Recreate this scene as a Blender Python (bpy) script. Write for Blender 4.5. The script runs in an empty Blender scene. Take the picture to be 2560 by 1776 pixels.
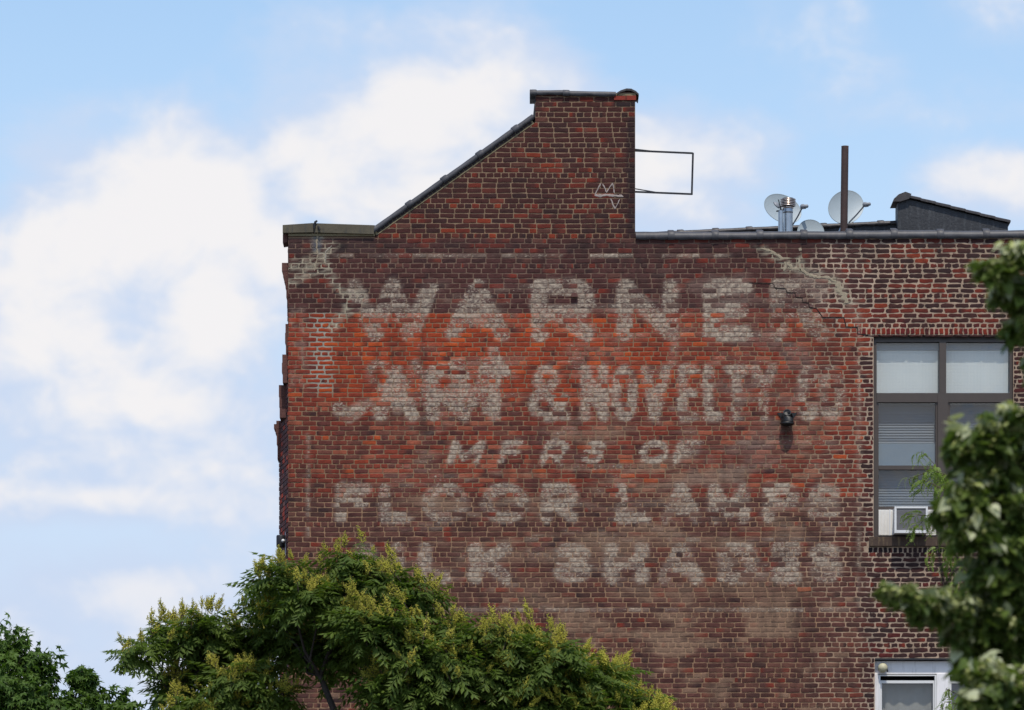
import bpy, math, random
import numpy as np
from mathutils import Vector, Matrix
random.seed(7)
rng = np.random.default_rng(7)
R = math.radians
SC = bpy.context.scene
COL = SC.collection

# ------------------------------------------------------------------ camera geometry
S = 0.0055                       # metres per photo pixel on the painted wall (plane y = 0)
D = 70.0                         # camera distance to that wall
XC, ZC, ZP = (1280 - 720) * S, 1.7, 14.0
def at(px, py, Y=0.0):           # photo pixel -> point at depth Y (survey of the photograph)
    k = (D + Y) / D
    zw = ZP - (py - 590) * S
    return Vector((XC + (px - 1280) * S * k, Y, ZC + (zw - ZC) * k))
def wx(px): return (px - 720) * S
def wz(py): return ZP - (py - 590) * S

cam = bpy.data.cameras.new('camera')
cam.sensor_width = 36
cam.lens = 36 * D / (2560 * S)
cam.shift_y = (wz(888) - ZC) / (2560 * S)
cam.clip_start = 0.5
cam.clip_end = 4000
cam.dof.use_dof = True
cam.dof.focus_distance = D - 0.3
cam.dof.aperture_fstop = 2.7
camo = bpy.data.objects.new('camera', cam)
COL.objects.link(camo)
camo.location = (XC, -D, ZC)
camo.rotation_euler = (R(90), 0, 0)
SC.camera = camo

# ------------------------------------------------------------------ colour helpers
def s2l(c):
    c = np.asarray(c, dtype=float) / 255.0
    return np.where(c <= 0.04045, c / 12.92, ((c + 0.055) / 1.055) ** 2.4)
ILL = np.array([0.86, 0.90, 0.98])   # how bright a white surface in the open shade shows
def alb(*c, k=1.0):
    return np.clip(s2l(c) / ILL * k, 0.0, 0.85)

# ------------------------------------------------------------------ world, sun, exposure
SUN_EL, SUN_AZ = 63.0, 174.0    # azimuth from +Y (behind the building), + is towards +X
world = bpy.data.worlds.new('World')
SC.world = world
world.use_nodes = True
nt = world.node_tree
nt.nodes.clear()
class NT:
    def __init__(s, t): s.t = t
    def n(s, typ, **kw):
        nd = s.t.nodes.new(typ)
        for k, v in kw.items(): setattr(nd, k, v)
        return nd
    def l(s, a, b): s.t.links.new(a, b)
    def put(s, sock, v):
        if hasattr(v, 'is_linked') or isinstance(v, bpy.types.NodeSocket): s.l(v, sock)
        else: sock.default_value = v
    def m(s, op, a, b=0.0, c=None, clamp=False):
        nd = s.n('ShaderNodeMath', operation=op); nd.use_clamp = clamp
        s.put(nd.inputs[0], a); s.put(nd.inputs[1], b)
        if c is not None: s.put(nd.inputs[2], c)
        return nd.outputs[0]
    def sm(s, v, a, b):          # smoothstep
        nd = s.n('ShaderNodeMapRange', interpolation_type='SMOOTHSTEP')
        s.put(nd.inputs[0], v); s.put(nd.inputs[1], a); s.put(nd.inputs[2], b)
        return nd.outputs[0]
    def mix(s, f, a, b, blend='MIX'):
        nd = s.n('ShaderNodeMix', data_type='RGBA', blend_type=blend)
        s.put(nd.inputs[0], f)
        for i, v in ((6, a), (7, b)):
            if isinstance(v, bpy.types.NodeSocket): s.l(v, nd.inputs[i])
            else: nd.inputs[i].default_value = (*v[:3], 1)
        return nd.outputs[2]
    def noise(s, vec, scale, detail=4, rough=0.55, dist=0.0):
        nd = s.n('ShaderNodeTexNoise')
        if vec is not None: s.l(vec, nd.inputs['Vector'])
        nd.inputs['Scale'].default_value = scale; nd.inputs['Detail'].default_value = detail
        nd.inputs['Roughness'].default_value = rough; nd.inputs['Distortion'].default_value = dist
        return nd.outputs[0]
W = NT(nt)
SKY_K = 0.15
sky = W.n('ShaderNodeTexSky', sky_type='NISHITA')
sky.sun_disc = False
sky.sun_elevation = R(SUN_EL)
sky.sun_rotation = R(SUN_AZ)
sky.altitude = 0; sky.air_density = 1.0; sky.dust_density = 0.6; sky.ozone_density = 1.6
tc = W.n('ShaderNodeTexCoord')
dirv = tc.outputs['Generated']
sep = W.n('ShaderNodeSeparateXYZ'); W.l(dirv, sep.inputs[0])
az = W.m('ARCTAN2', sep.outputs[0], sep.outputs[1])
el = W.m('ARCSINE', sep.outputs[2])
mp = W.n('ShaderNodeMapping'); mp.inputs['Scale'].default_value = (1, 1, 1.5); W.l(dirv, mp.inputs[0])
n1 = W.noise(mp.outputs[0], 26, 7, 0.56, 0.15)
n2 = W.noise(mp.outputs[0], 62, 5, 0.6, 0.3)
n0 = W.noise(mp.outputs[0], 3.2, 4, 0.5)
BLOBS = [  # cumulus heads: px, py, rx, ry in photo pixels
    (330, 620, 330, 300), (560, 520, 180, 210), (150, 820, 280, 330), (520, 800, 250, 300), (60, 760, 160, 200),
    (980, 310, 400, 240), (1250, 215, 300, 195), (1290, 185, 210, 130), (800, 400, 200, 210), (1380, 300, 190, 190), (1100, 500, 460, 190),
    (1640, 430, 260, 150), (2500, 470, 220, 100), (420, 1010, 420, 150), (330, 1480, 330, 120), (200, 1240, 420, 70),
    (600, 1650, 420, 160), (300, 1130, 420, 130), (470, 420, 170, 150), (180, 1000, 330, 220), (520, 1150, 260, 170), (690, 640, 130, 200), (40, 1620, 200, 150)]
dens = None
for (bx, by, rx, ry) in BLOBS:
    u = (bx - 1280) * S / D; v = (wz(by) - ZC) / D
    a0 = math.atan(u); e0 = math.atan(v / math.sqrt(1 + u * u))
    da = W.m('MULTIPLY', W.m('SUBTRACT', az, a0), 1.0 / (rx * S / D))
    de = W.m('MULTIPLY', W.m('SUBTRACT', el, e0), 1.0 / (ry * S / D))
    q = W.m('SUBTRACT', 1.0, W.m('SQRT', W.m('ADD', W.m('MULTIPLY', da, da), W.m('MULTIPLY', de, de))))
    dens = q if dens is None else W.m('SMOOTH_MAX', dens, q, 0.25)
glob = W.m('MULTIPLY', W.m('SUBTRACT', n0, 0.47), 5.0)          # the rest of the sky: the same broken cumulus
dens = W.m('MAXIMUM', dens, W.m('SUBTRACT', glob, 0.55))
dens = W.m('ADD', dens, W.m('MULTIPLY', W.m('SUBTRACT', n1, 0.5), 1.7))
dens = W.m('ADD', W.m('ADD', dens, 0.16), W.m('MULTIPLY', W.m('SUBTRACT', n2, 0.5), 0.95))
cover = W.sm(dens, -0.26, 0.60)
n3 = W.noise(mp.outputs[0], 17, 5, 0.55, 0.2)
body = W.sm(W.m('ADD', W.m('ADD', dens, W.m('MULTIPLY', W.m('SUBTRACT', n3, 0.5), 2.6)), W.m('MULTIPLY', W.m('SUBTRACT', n2, 0.5), 1.0)), 0.08, 1.10)
lowf = W.sm(el, R(4.4), R(8.2))
body = W.m('MULTIPLY', body, W.m('MULTIPLY_ADD', lowf, 0.5, 0.5))
c_shade = s2l((204, 219, 243)) / SKY_K
c_white = s2l((246, 243, 243)) / SKY_K
ccol = W.mix(body, tuple(c_shade), tuple(c_white))
skyc = W.mix(1.0, sky.outputs[0], (1.16, 1.17, 1.15), 'MULTIPLY')
haze_f = W.m('MULTIPLY', W.m('SUBTRACT', 1.0, W.sm(el, R(4.0), R(14.0))), 0.95)      # air near the horizon, all round
skyc = W.mix(haze_f, skyc, tuple(s2l((203, 218, 243)) / SKY_K))
final = W.mix(W.m('MULTIPLY', cover, 0.95), skyc, ccol)
bg = W.n('ShaderNodeBackground'); bg.inputs[1].default_value = SKY_K
W.l(final, bg.inputs[0])
wo = W.n('ShaderNodeOutputWorld'); W.l(bg.outputs[0], wo.inputs[0])

sun = bpy.data.lights.new('sun', 'SUN')
sun.energy = 3.3; sun.angle = R(0.6); sun.color = (1.0, 0.95, 0.86)
suno = bpy.data.objects.new('sun', sun); COL.objects.link(suno)
sd = Vector((math.sin(R(SUN_AZ)) * math.cos(R(SUN_EL)), math.cos(R(SUN_AZ)) * math.cos(R(SUN_EL)), math.sin(R(SUN_EL))))
suno.rotation_euler = sd.to_track_quat('Z', 'Y').to_euler()
suno.location = sd * 60

SC.view_settings.view_transform = 'Standard'
SC.view_settings.look = 'None'
SC.view_settings.exposure = 0.0
SC.view_settings.gamma = 1.0
SC.view_settings.use_curve_mapping = False
SC.cycles.max_bounces = 6
SC.cycles.transparent_max_bounces = 16

# ------------------------------------------------------------------ object helpers
def tag(o, label=None, cat=None, group=None, kind=None):
    if label: o['label'] = label
    if cat: o['category'] = cat
    if group: o['group'] = group
    if kind: o['kind'] = kind
    return o
def empty(name, loc=(0, 0, 0), rot=(0, 0, 0), **kw):
    o = bpy.data.objects.new(name, None); COL.objects.link(o)
    o.location = loc; o.rotation_euler = rot; o.empty_display_size = 0.2
    return tag(o, **kw)
def par(o, parent):
    if parent is not None:
        o.parent = parent
    return o
class MB:
    def __init__(s): s.v = []; s.f = []; s.sm = []; s.mi = []
    def add(s, vs, fs, smooth=False, mi=0):
        b = len(s.v); s.v.extend([tuple(p) for p in vs])
        for f in fs:
            s.f.append(tuple(i + b for i in f)); s.sm.append(smooth); s.mi.append(mi)
        return s
    def box(s, x0, x1, y0, y1, z0, z1, mi=0, M=None):
        vs = [Vector(p) for p in ((x0, y0, z0), (x1, y0, z0), (x1, y1, z0), (x0, y1, z0), (x0, y0, z1), (x1, y0, z1), (x1, y1, z1), (x0, y1, z1))]
        if M is not None: vs = [M @ p for p in vs]
        return s.add(vs, [(0, 3, 2, 1), (4, 5, 6, 7), (0, 1, 5, 4), (1, 2, 6, 5), (2, 3, 7, 6), (3, 0, 4, 7)], mi=mi)
    def tube(s, pts, radii, n=8, cap=True, mi=0, smooth=True):
        pts = [Vector(p) for p in pts]
        if not hasattr(radii, '__len__'): radii = [radii] * len(pts)
        rings = []; up = Vector((0.13, 0.31, 0.94))
        for i, p in enumerate(pts):
            t = (pts[min(i + 1, len(pts) - 1)] - pts[max(i - 1, 0)]).normalized()
            a = t.cross(up)
            if a.length < 1e-3: a = t.cross(Vector((1, 0, 0)))
            a.normalize(); b = t.cross(a)
            rings.append([p + (a * math.cos(2 * math.pi * k / n) + b * math.sin(2 * math.pi * k / n)) * radii[i] for k in range(n)])
        vs = [q for r_ in rings for q in r_]; fs = []
        for i in range(len(pts) - 1):
            for k in range(n):
                fs.append((i * n + k, i * n + (k + 1) % n, (i + 1) * n + (k + 1) % n, (i + 1) * n + k))
        s.add(vs, fs, smooth, mi)
        if cap:
            s.add(rings[0], [tuple(range(n))], False, mi); s.add(rings[-1], [tuple(reversed(range(n)))], False, mi)
        return s
    def lathe(s, prof, n=20, M=None, mi=0, smooth=True):   # prof: (r, z)
        vs = []; fs = []
        for (r_, z) in prof:
            for k in range(n):
                p = Vector((r_ * math.cos(2 * math.pi * k / n), r_ * math.sin(2 * math.pi * k / n), z))
                vs.append(M @ p if M is not None else p)
        for i in range(len(prof) - 1):
            for k in range(n):
                fs.append((i * n + k, i * n + (k + 1) % n, (i + 1) * n + (k + 1) % n, (i + 1) * n + k))
        return s.add(vs, fs, smooth, mi)
    def prism(s, poly, y0, y1, mi=0):                      # poly: (x, z) counter-clockwise seen from -Y
        n = len(poly)
        vs = [(x, y0, z) for x, z in poly] + [(x, y1, z) for x, z in poly]
        fs = [tuple(range(n)), tuple(reversed(range(n, 2 * n)))]
        for i in range(n):
            j = (i + 1) % n
            fs.append((j, i, n + i, n + j))
        return s.add(vs, fs, mi=mi)
    def mesh(s, name, mats):
        me = bpy.data.meshes.new(name)
        me.from_pydata(s.v, [], s.f)
        for m in (mats if isinstance(mats, (list, tuple)) else [mats]): me.materials.append(m)
        me.polygons.foreach_set('use_smooth', s.sm)
        me.polygons.foreach_set('material_index', s.mi)
        me.update()
        return me
    def build(s, name, mats, parent=None, **kw):
        o = bpy.data.objects.new(name, s.mesh(name, mats)); COL.objects.link(o)
        par(o, parent)
        return tag(o, **kw)
def link(name, me, parent=None, M=None, **kw):
    o = bpy.data.objects.new(name, me); COL.objects.link(o)
    if M is not None: o.matrix_basis = M
    par(o, parent)
    return tag(o, **kw)

# ------------------------------------------------------------------ materials
def mat(name, color, rough=0.7, metal=0.0, var=0.12, vscale=9.0, bump=0.0, bscale=40.0, spec=0.5, streak=None):
    m = bpy.data.materials.new(name); m.use_nodes = True
    t = NT(m.node_tree); b = m.node_tree.nodes['Principled BSDF']
    b.inputs['Roughness'].default_value = rough; b.inputs['Metallic'].default_value = metal
    b.inputs['Specular IOR Level'].default_value = spec
    g = t.n('ShaderNodeNewGeometry')
    n = t.noise(g.outputs['Position'], vscale, 5, 0.6)
    k = t.m('MULTIPLY_ADD', t.m('SUBTRACT', n, 0.5), 4 * var, 1.0)
    cc = t.n('ShaderNodeCombineColor')
    for i in range(3): t.l(k, cc.inputs[i])
    c = t.mix(1.0, tuple(color), cc.outputs[0], 'MULTIPLY')
    if streak is not None:                    # (colour, amount): dirt with a shape of its own
        mpn = t.n('ShaderNodeMapping'); mpn.inputs['Scale'].default_value = (14, 14, 2.2); t.l(g.outputs['Position'], mpn.inputs[0])
        sn = t.noise(mpn.outputs[0], 1.4, 6, 0.65)
        c = t.mix(t.m('MULTIPLY', t.sm(sn, 0.5, 0.68), streak[1]), c, tuple(streak[0]))
    t.l(c, b.inputs['Base Color'])
    if bump:
        bn = t.n('ShaderNodeBump'); bn.inputs['Strength'].default_value = bump; bn.inputs['Distance'].default_value = 0.01
        t.l(t.noise(g.outputs['Position'], bscale, 5, 0.6), bn.inputs['Height']); t.l(bn.outputs[0], b.inputs['Normal'])
    return m

def brick_mat(name, mortar=False):
    m = bpy.data.materials.new(name); m.use_nodes = True
    t = NT(m.node_tree); b = m.node_tree.nodes['Principled BSDF']
    b.inputs['Roughness'].default_value = 0.88; b.inputs['Specular IOR Level'].default_value = 0.25
    a = t.n('ShaderNodeAttribute'); a.attribute_name = 'col'
    g = t.n('ShaderNodeNewGeometry'); P = g.outputs['Position']
    c = a.outputs['Color']
    mpn = t.n('ShaderNodeMapping'); mpn.inputs['Scale'].default_value = (1, 1, 1.7); t.l(P, mpn.inputs[0]); Q = mpn.outputs[0]
    f1 = t.noise(Q, 11.0, 5, 0.62, 0.4)
    f2 = t.noise(P, 48.0, 4, 0.65)
    k = t.m('ADD', t.m('MULTIPLY_ADD', t.m('SUBTRACT', f1, 0.5), 0.9, 1.0), t.m('MULTIPLY', t.m('SUBTRACT', f2, 0.5), 0.75))
    cc = t.n('ShaderNodeCombineColor')
    for i in range(3): t.l(k, cc.inputs[i])
    c = t.mix(1.0, c, cc.outputs[0], 'MULTIPLY')
    # flaking paint: the attribute says how much is left, the noise where it has come off
    f3 = t.noise(Q, 26.0, 5, 0.62, 0.6)
    pm = t.sm(t.m('ADD', a.outputs['Alpha'], t.m('MULTIPLY', t.m('SUBTRACT', f3, 0.5), 2.3)), 0.42, 0.64)
    pn = t.noise(P, 17.0, 4, 0.6)
    pc = t.mix(t.sm(pn, 0.3, 0.72), tuple(alb(106, 94, 89)), tuple(alb(184, 171, 156)))
    c = t.mix(t.m('MULTIPLY', pm, 0.78 if not mortar else 0.42), c, pc)
    t.l(c, b.inputs['Base Color'])
    bn = t.n('ShaderNodeBump'); bn.inputs['Strength'].default_value = 0.55; bn.inputs['Distance'].default_value = 0.006
    t.l(f2 if not mortar else f1, bn.inputs['Height']); t.l(bn.outputs[0], b.inputs['Normal'])
    return m

def leaf_mat(name, ca, cb, trans=0.35, rough=0.42, tcol=None, spec=0.5):
    m = bpy.data.materials.new(name); m.use_nodes = True
    t = NT(m.node_tree); b = m.node_tree.nodes['Principled BSDF']; out = m.node_tree.nodes['Material Output']
    b.inputs['Roughness'].default_value = rough; b.inputs['Specular IOR Level'].default_value = spec
    g = t.n('ShaderNodeNewGeometry')
    n = t.noise(g.outputs['Position'], 2.3, 3, 0.6)
    f = t.m('ADD', t.m('MULTIPLY', g.outputs['Random Per Island'], 0.6), t.m('MULTIPLY', t.sm(n, 0.35, 0.65), 0.4))
    c = t.mix(f, ca, cb)
    t.l(c, b.inputs['Base Color'])
    tr = t.n('ShaderNodeBsdfTranslucent')
    t.l(t.mix(1.0, c, tcol or (1.3, 1.5, 0.7), 'MULTIPLY'), tr.inputs[0])
    mx = t.n('ShaderNodeMixShader'); mx.inputs[0].default_value = trans
    t.l(b.outputs[0], mx.inputs[1]); t.l(tr.outputs[0], mx.inputs[2]); t.l(mx.outputs[0], out.inputs[0])
    return m

def glass_mat(name, tint=(0.94, 0.955, 0.955), refl=0.015):
    m = bpy.data.materials.new(name); m.use_nodes = True
    t = NT(m.node_tree); out = m.node_tree.nodes['Material Output']
    m.node_tree.nodes.remove(m.node_tree.nodes['Principled BSDF'])
    tr = t.n('ShaderNodeBsdfTransparent'); tr.inputs[0].default_value = (*tint, 1)
    gl = t.n('ShaderNodeBsdfGlossy'); gl.inputs['Roughness'].default_value = 0.02
    g = t.n('ShaderNodeNewGeometry')
    bn = t.n('ShaderNodeBump'); bn.inputs['Strength'].default_value = 0.05; bn.inputs['Distance'].default_value = 0.05
    t.l(t.noise(g.outputs['Position'], 3.0, 2, 0.5), bn.inputs['Height']); t.l(bn.outputs[0], gl.inputs['Normal'])
    vd = t.n('ShaderNodeVectorMath', operation='DOT_PRODUCT'); t.l(g.outputs['Incoming'], vd.inputs[0]); t.l(g.outputs['Normal'], vd.inputs[1])
    fr = t.m('MULTIPLY_ADD', t.m('POWER', t.m('SUBTRACT', 1.0, t.m('ABSOLUTE', vd.outputs['Value'])), 5.0), 0.9, 0.035 + refl)
    mx = t.n('ShaderNodeMixShader'); t.l(fr, mx.inputs[0])
    t.l(tr.outputs[0], mx.inputs[1]); t.l(gl.outputs[0], mx.inputs[2]); t.l(mx.outputs[0], out.inputs[0])
    return m

M_BRICK = brick_mat('old_brick'); M_MORTAR = brick_mat('lime_mortar', True)
M_CORE = mat('brick_core', alb(92, 62, 56), 0.9, bump=0.4)
M_PATCH = mat('cement_patch', alb(140, 129, 113), 0.9, var=0.12, vscale=14, bump=0.6, bscale=60)
M_PATCHR = mat('smeared_cement', alb(146, 136, 119), 0.9, var=0.16, vscale=11, bump=0.6, bscale=60)
M_PATCHG = mat('grey_cement', alb(140, 134, 125), 0.9, var=0.12, vscale=14, bump=0.6, bscale=60)
M_CRACK = mat('crack_void', (0.006, 0.005, 0.005), 0.95)
M_TILE = mat('glazed_coping', (0.066, 0.064, 0.070), 0.50, var=0.25, vscale=6, bump=0.25, bscale=18, spec=0.35, streak=((0.115, 0.10, 0.095), 0.5))
M_TILED = mat('dark_coping', (0.045, 0.038, 0.037), 0.5, var=0.25, vscale=7, bump=0.3, bscale=20, streak=((0.10, 0.085, 0.075), 0.6))
M_STONE = mat('mossy_stone', alb(82, 77, 65), 0.85, var=0.22, vscale=5, bump=0.5, bscale=30, streak=(alb(52, 54, 56), 0.6))
M_SILL = mat('brown_sill', alb(66, 52, 44), 0.85, var=0.2, bump=0.4, streak=(alb(112, 96, 74), 0.8))
M_TAR = mat('tarred_wall', (0.026, 0.027, 0.031), 0.6, var=0.25, vscale=3.5, bump=0.7, bscale=26, streak=((0.07, 0.074, 0.08), 0.7))
M_ROOF = mat('roof_felt', (0.06, 0.06, 0.062), 0.9, bump=0.3)
M_DARKIRON = mat('black_iron', (0.012, 0.011, 0.014), 0.55, var=0.1)
M_RUST = mat('rusty_pipe', (0.055, 0.030, 0.026), 0.75, var=0.3, vscale=7, bump=0.3, streak=((0.085, 0.036, 0.026), 0.8))
M_DISH = mat('dish_grey', (0.34, 0.39, 0.41), 0.5, var=0.05)
M_DISHD = mat('dish_fittings', (0.24, 0.25, 0.27), 0.5, var=0.08)
M_STEEL = mat('galvanised', (0.42, 0.45, 0.48), 0.33, 0.9, var=0.12, vscale=12)
M_COPPER = mat('cap_metal', (0.72, 0.60, 0.52), 0.28, 0.95, var=0.12, vscale=20)
M_BLACK = mat('pipe_black', (0.006, 0.006, 0.006), 0.5)
M_FRAME = mat('bronze_frame', alb(68, 60, 56), 0.5, var=0.08)
M_WFRAME = mat('white_paint', (0.84, 0.80, 0.78), 0.55, var=0.06, vscale=6, streak=((0.55, 0.52, 0.50), 0.5))
M_VINYL = mat('white_vinyl', alb(205, 207, 212), 0.4, var=0.03)
M_SHADE = mat('roller_shade', (0.88, 0.87, 0.83), 0.8, var=0.05, vscale=1.6)
M_SHADEG = mat('shade_cassette', (0.26, 0.29, 0.33), 0.8, var=0.05)
M_BLIND = mat('blind_slat', (0.105, 0.125, 0.155), 0.55, var=0.06)
M_BLINDL = mat('pale_screen', (0.19, 0.235, 0.28), 0.8, var=0.08, vscale=2)
M_CURT = mat('grey_curtain', alb(140, 138, 136), 0.9, var=0.08, vscale=2.5)
M_LILAC = mat('lilac_curtain', alb(132, 126, 146), 0.9, var=0.08, vscale=2.5)
M_ROOM = mat('dark_room', (0.02, 0.02, 0.022), 0.9)
M_AC = mat('appliance_white', (0.82, 0.80, 0.78), 0.5, var=0.04)
M_ACP = mat('pleated_panel', (0.82, 0.78, 0.72), 0.55, var=0.05)
M_GRILLE = mat('coil_grey', alb(128, 126, 130), 0.6, var=0.1)
M_CREAM = mat('cream_enamel', alb(172, 168, 142), 0.5, var=0.06)
M_GLASS = glass_mat('window_glass')
M_WIRE = mat('glass_wire', (0.42, 0.46, 0.47), 0.6, var=0.02)
M_BARK = mat('bark', (0.045, 0.035, 0.028), 0.9, var=0.25, vscale=14, bump=0.8, bscale=50)
M_TWIG = mat('twig', (0.075, 0.045, 0.033), 0.8, var=0.2)
M_LEAF_G = leaf_mat('pinnate_leaf', (0.052, 0.090, 0.014), (0.135, 0.185, 0.032), 0.40, 0.6, spec=0.25)
M_FLOWER = leaf_mat('yellow_flower', (0.44, 0.42, 0.045), (0.62, 0.55, 0.08), 0.25, 0.7, (1.2, 1.2, 0.6))
M_LEAF_S = leaf_mat('star_leaf', (0.034, 0.078, 0.012), (0.105, 0.175, 0.024), 0.32, 0.55, spec=0.3)
M_LEAF_L = leaf_mat('linden_leaf', (0.045, 0.080, 0.012), (0.150, 0.200, 0.038), 0.26, 0.55, spec=0.3)
M_LEAF_P = leaf_mat('silver_lit_leaf', (0.30, 0.33, 0.16), (0.54, 0.55, 0.34), 0.25, 0.5, (1.0, 1.1, 0.7))  # silvery undersides, doubling as painted sunlit leaves on clump tops
M_BRACT = leaf_mat('linden_bract', (0.30, 0.34, 0.09), (0.45, 0.46, 0.17), 0.35, 0.5, (1.1, 1.15, 0.6))
M_LEAF_F = leaf_mat('feathery_leaf', (0.14, 0.22, 0.025), (0.26, 0.33, 0.06), 0.40, 0.45)

# ------------------------------------------------------------------ noise for the wall survey
def hash2(i, j, s=0):
    h = np.sin(i * 127.1 + j * 311.7 + s * 74.7) * 43758.5453
    return h - np.floor(h)
def vnoise(x, y, s=0):
    i, j = np.floor(x), np.floor(y); u, v = x - i, y - j
    u = u * u * (3 - 2 * u); v = v * v * (3 - 2 * v)
    return (hash2(i, j, s) * (1 - u) + hash2(i + 1, j, s) * u) * (1 - v) + (hash2(i, j + 1, s) * (1 - u) + hash2(i + 1, j + 1, s) * u) * v
def fbm(x, y, s=0, o=4):
    a, t, f = 0.5, 0.0, 1.0; w = 0
    for k in range(o):
        t = t + a * vnoise(x * f, y * f, s + k * 3); w += a; a *= 0.55; f *= 2.03
    return t / w
def sstep(v, a, b):
    t = np.clip((v - a) / (b - a), 0, 1); return t * t * (3 - 2 * t)

# ------------------------------------------------------------------ the painted advertisement (photo pixels)
STROKES = []      # (x0, y0, x1, y1, half width, strength)
def st(pts, hw, k=1.0):
    for a, b in zip(pts[:-1], pts[1:]): STROKES.append((a[0], a[1], b[0], b[1], hw, k))
def glyph(ch, x0, x1, y0, y1, w, k=1.0, slant=0.0):
    h = w / 2; L, T_, Rr, B = x0 + h, y0 + h, x1 - h, y1 - h; M_ = (T_ + B) / 2
    cx, cy, rx, ry = (L + Rr) / 2, M_, (Rr - L) / 2, (B - T_) / 2
    def arc(cx, cy, rx, ry, a, b, n=12):
        return [(cx + rx * math.cos(R(a + (b - a) * i / n)), cy + ry * math.sin(R(a + (b - a) * i / n))) for i in range(n + 1)]
    P_ = []
    if ch == 'W': P_ = [[(L, T_), (L + 0.27 * (Rr - L), B), (cx, T_), (L + 0.75 * (Rr - L), B), (Rr, T_)]]
    elif ch == 'A': P_ = [[(L, B), (cx, T_), (Rr, B)], [(L + 0.25 * (Rr - L), B - 0.3 * (B - T_)), (Rr - 0.25 * (Rr - L), B - 0.3 * (B - T_))]]
    elif ch in 'RP':
        rr = (M_ + 0.06 * (B - T_) - T_) / 2
        P_ = [[(L, T_), (L, B)], [(L, T_), (Rr - rr, T_)] + arc(Rr - rr, T_ + rr, rr, rr, -90, 90) + [(L, T_ + 2 * rr)]]
        if ch == 'R': P_.append([(L + 0.4 * (Rr - L), T_ + 2 * rr), (Rr, B)])
    elif ch == 'N': P_ = [[(L, B), (L, T_), (Rr, B), (Rr, T_)]]
    elif ch == 'E': P_ = [[(Rr, T_), (L, T_), (L, B), (Rr, B)], [(L, M_), (Rr - 0.15 * (Rr - L), M_)]]
    elif ch == 'F': P_ = [[(Rr, T_), (L, T_), (L, B)], [(L, M_), (Rr - 0.15 * (Rr - L), M_)]]
    elif ch == 'L': P_ = [[(L, T_), (L, B), (Rr, B)]]
    elif ch == 'T': P_ = [[(L, T_), (Rr, T_)], [(cx, T_), (cx, B)]]
    elif ch == 'I': P_ = [[(cx, T_), (cx, B)]]
    elif ch == 'U': P_ = [[(L, T_), (L, B), (Rr, B), (Rr, T_)]]
    elif ch == 'H': P_ = [[(L, T_), (L, B)], [(Rr, T_), (Rr, B)], [(L, M_), (Rr, M_)]]
    elif ch == 'K': P_ = [[(L, T_), (L, B)], [(Rr, T_), (L, M_ + 0.1 * (B - T_))], [(cx - 0.1 * (Rr - L), M_), (Rr, B)]]
    elif ch == 'V': P_ = [[(L, T_), (cx, B), (Rr, T_)]]
    elif ch == 'Y': P_ = [[(L, T_), (cx, M_), (Rr, T_)], [(cx, M_), (cx, B)]]
    elif ch == 'M': P_ = [[(L, B), (L, T_), (cx, B - 0.15 * (B - T_)), (Rr, T_), (Rr, B)]]
    elif ch == 'D':
        P_ = [[(L, T_), (cx, T_)] + arc(cx, M_, rx, ry, -90, 90) + [(L, B), (L, T_)]]
    elif ch == 'O': P_ = [arc(cx, cy, rx, ry, 0, 360, 20)]
    elif ch == 'C': P_ = [arc(cx, cy, rx, ry, -45, -315, 16)]
    elif ch == 'S':
        q = ry / 2
        P_ = [arc(cx, T_ + q, rx, q, -20, -200, 10)[:] + [(cx, M_)] + arc(cx, B - q, rx, q, -60, 160, 12)]
    elif ch == '&':
        P_ = [[(Rr, B), (L + 0.3 * rx, T_ + 0.55 * ry)] + arc(cx - 0.1 * rx, T_ + 0.38 * ry, 0.5 * rx, 0.38 * ry, 180, 380, 8) + [(cx - 0.2 * rx, M_)]
              + arc(cx - 0.2 * rx, B - 0.5 * ry, 0.8 * rx, 0.5 * ry, -110, -270, 8) + [(cx + 0.3 * rx, B), (Rr, M_ + 0.2 * ry)]]
    if ch == 'S': h = h * 0.86
    for p in P_:
        if slant: p = [(x + (B - y) * slant, y) for x, y in p]
        st(p, h, k)
def la(u): return 780 + u / 1.6436
for ch, a, b, k in (('W', 140, 520, .95), ('A', 545, 815, .92), ('R', 900, 1165, 1.0), ('N', 1250, 1510, 1.0), ('E', 1605, 1810, 1.05), ('R', 1880, 2130, .74)):
    glyph(ch, la(a), la(b), 696, 856, 43, k)
for ch, a, b, k in (('A', 255, 440, .98), ('R', 470, 655, .98), ('T', 680, 820, 1.0), ('&', 885, 1060, 1.0), ('N', 1100, 1220, 1.1), ('O', 1228, 1340, 1.05),
                    ('V', 1345, 1475, .95), ('E', 1500, 1590, 1.05), ('L', 1605, 1695, .98), ('T', 1690, 1800, .98), ('Y', 1800, 1910, .9), ('C', 1990, 2090, .88), ('O', 2080, 2190, .82)):
    glyph(ch, la(a), la(b), 910, 1056, 34 if (b - a) > 130 and ch not in '&O' else 27, k + .04)
for ch, a, b in (('S', 215, 330), ('A', 330, 520), ('L', 560, 660), ('M', 590, 740),):
    glyph(ch, la(a), la(b), 896, 1040, 26, .72)
st([(la(110), 1022), (la(150), 1040), (la(200), 1020)], 18, .85)
st([(la(745), 875), (la(765), 915)], 15, .9); st([(la(1490), 865), (la(1480), 910)], 12, .75)
for ch, a, b, k in (('M', 555, 690, 1.0), ('F', 765, 850, 1.0), ('R', 935, 1040, 1.08), ('S', 1105, 1195, 1.0), ('O', 1338, 1455, 1.0), ('F', 1482, 1590, .98)):
    glyph(ch, la(a), la(b), 1099, 1162, 17, k * 1.25, 0.25)
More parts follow.
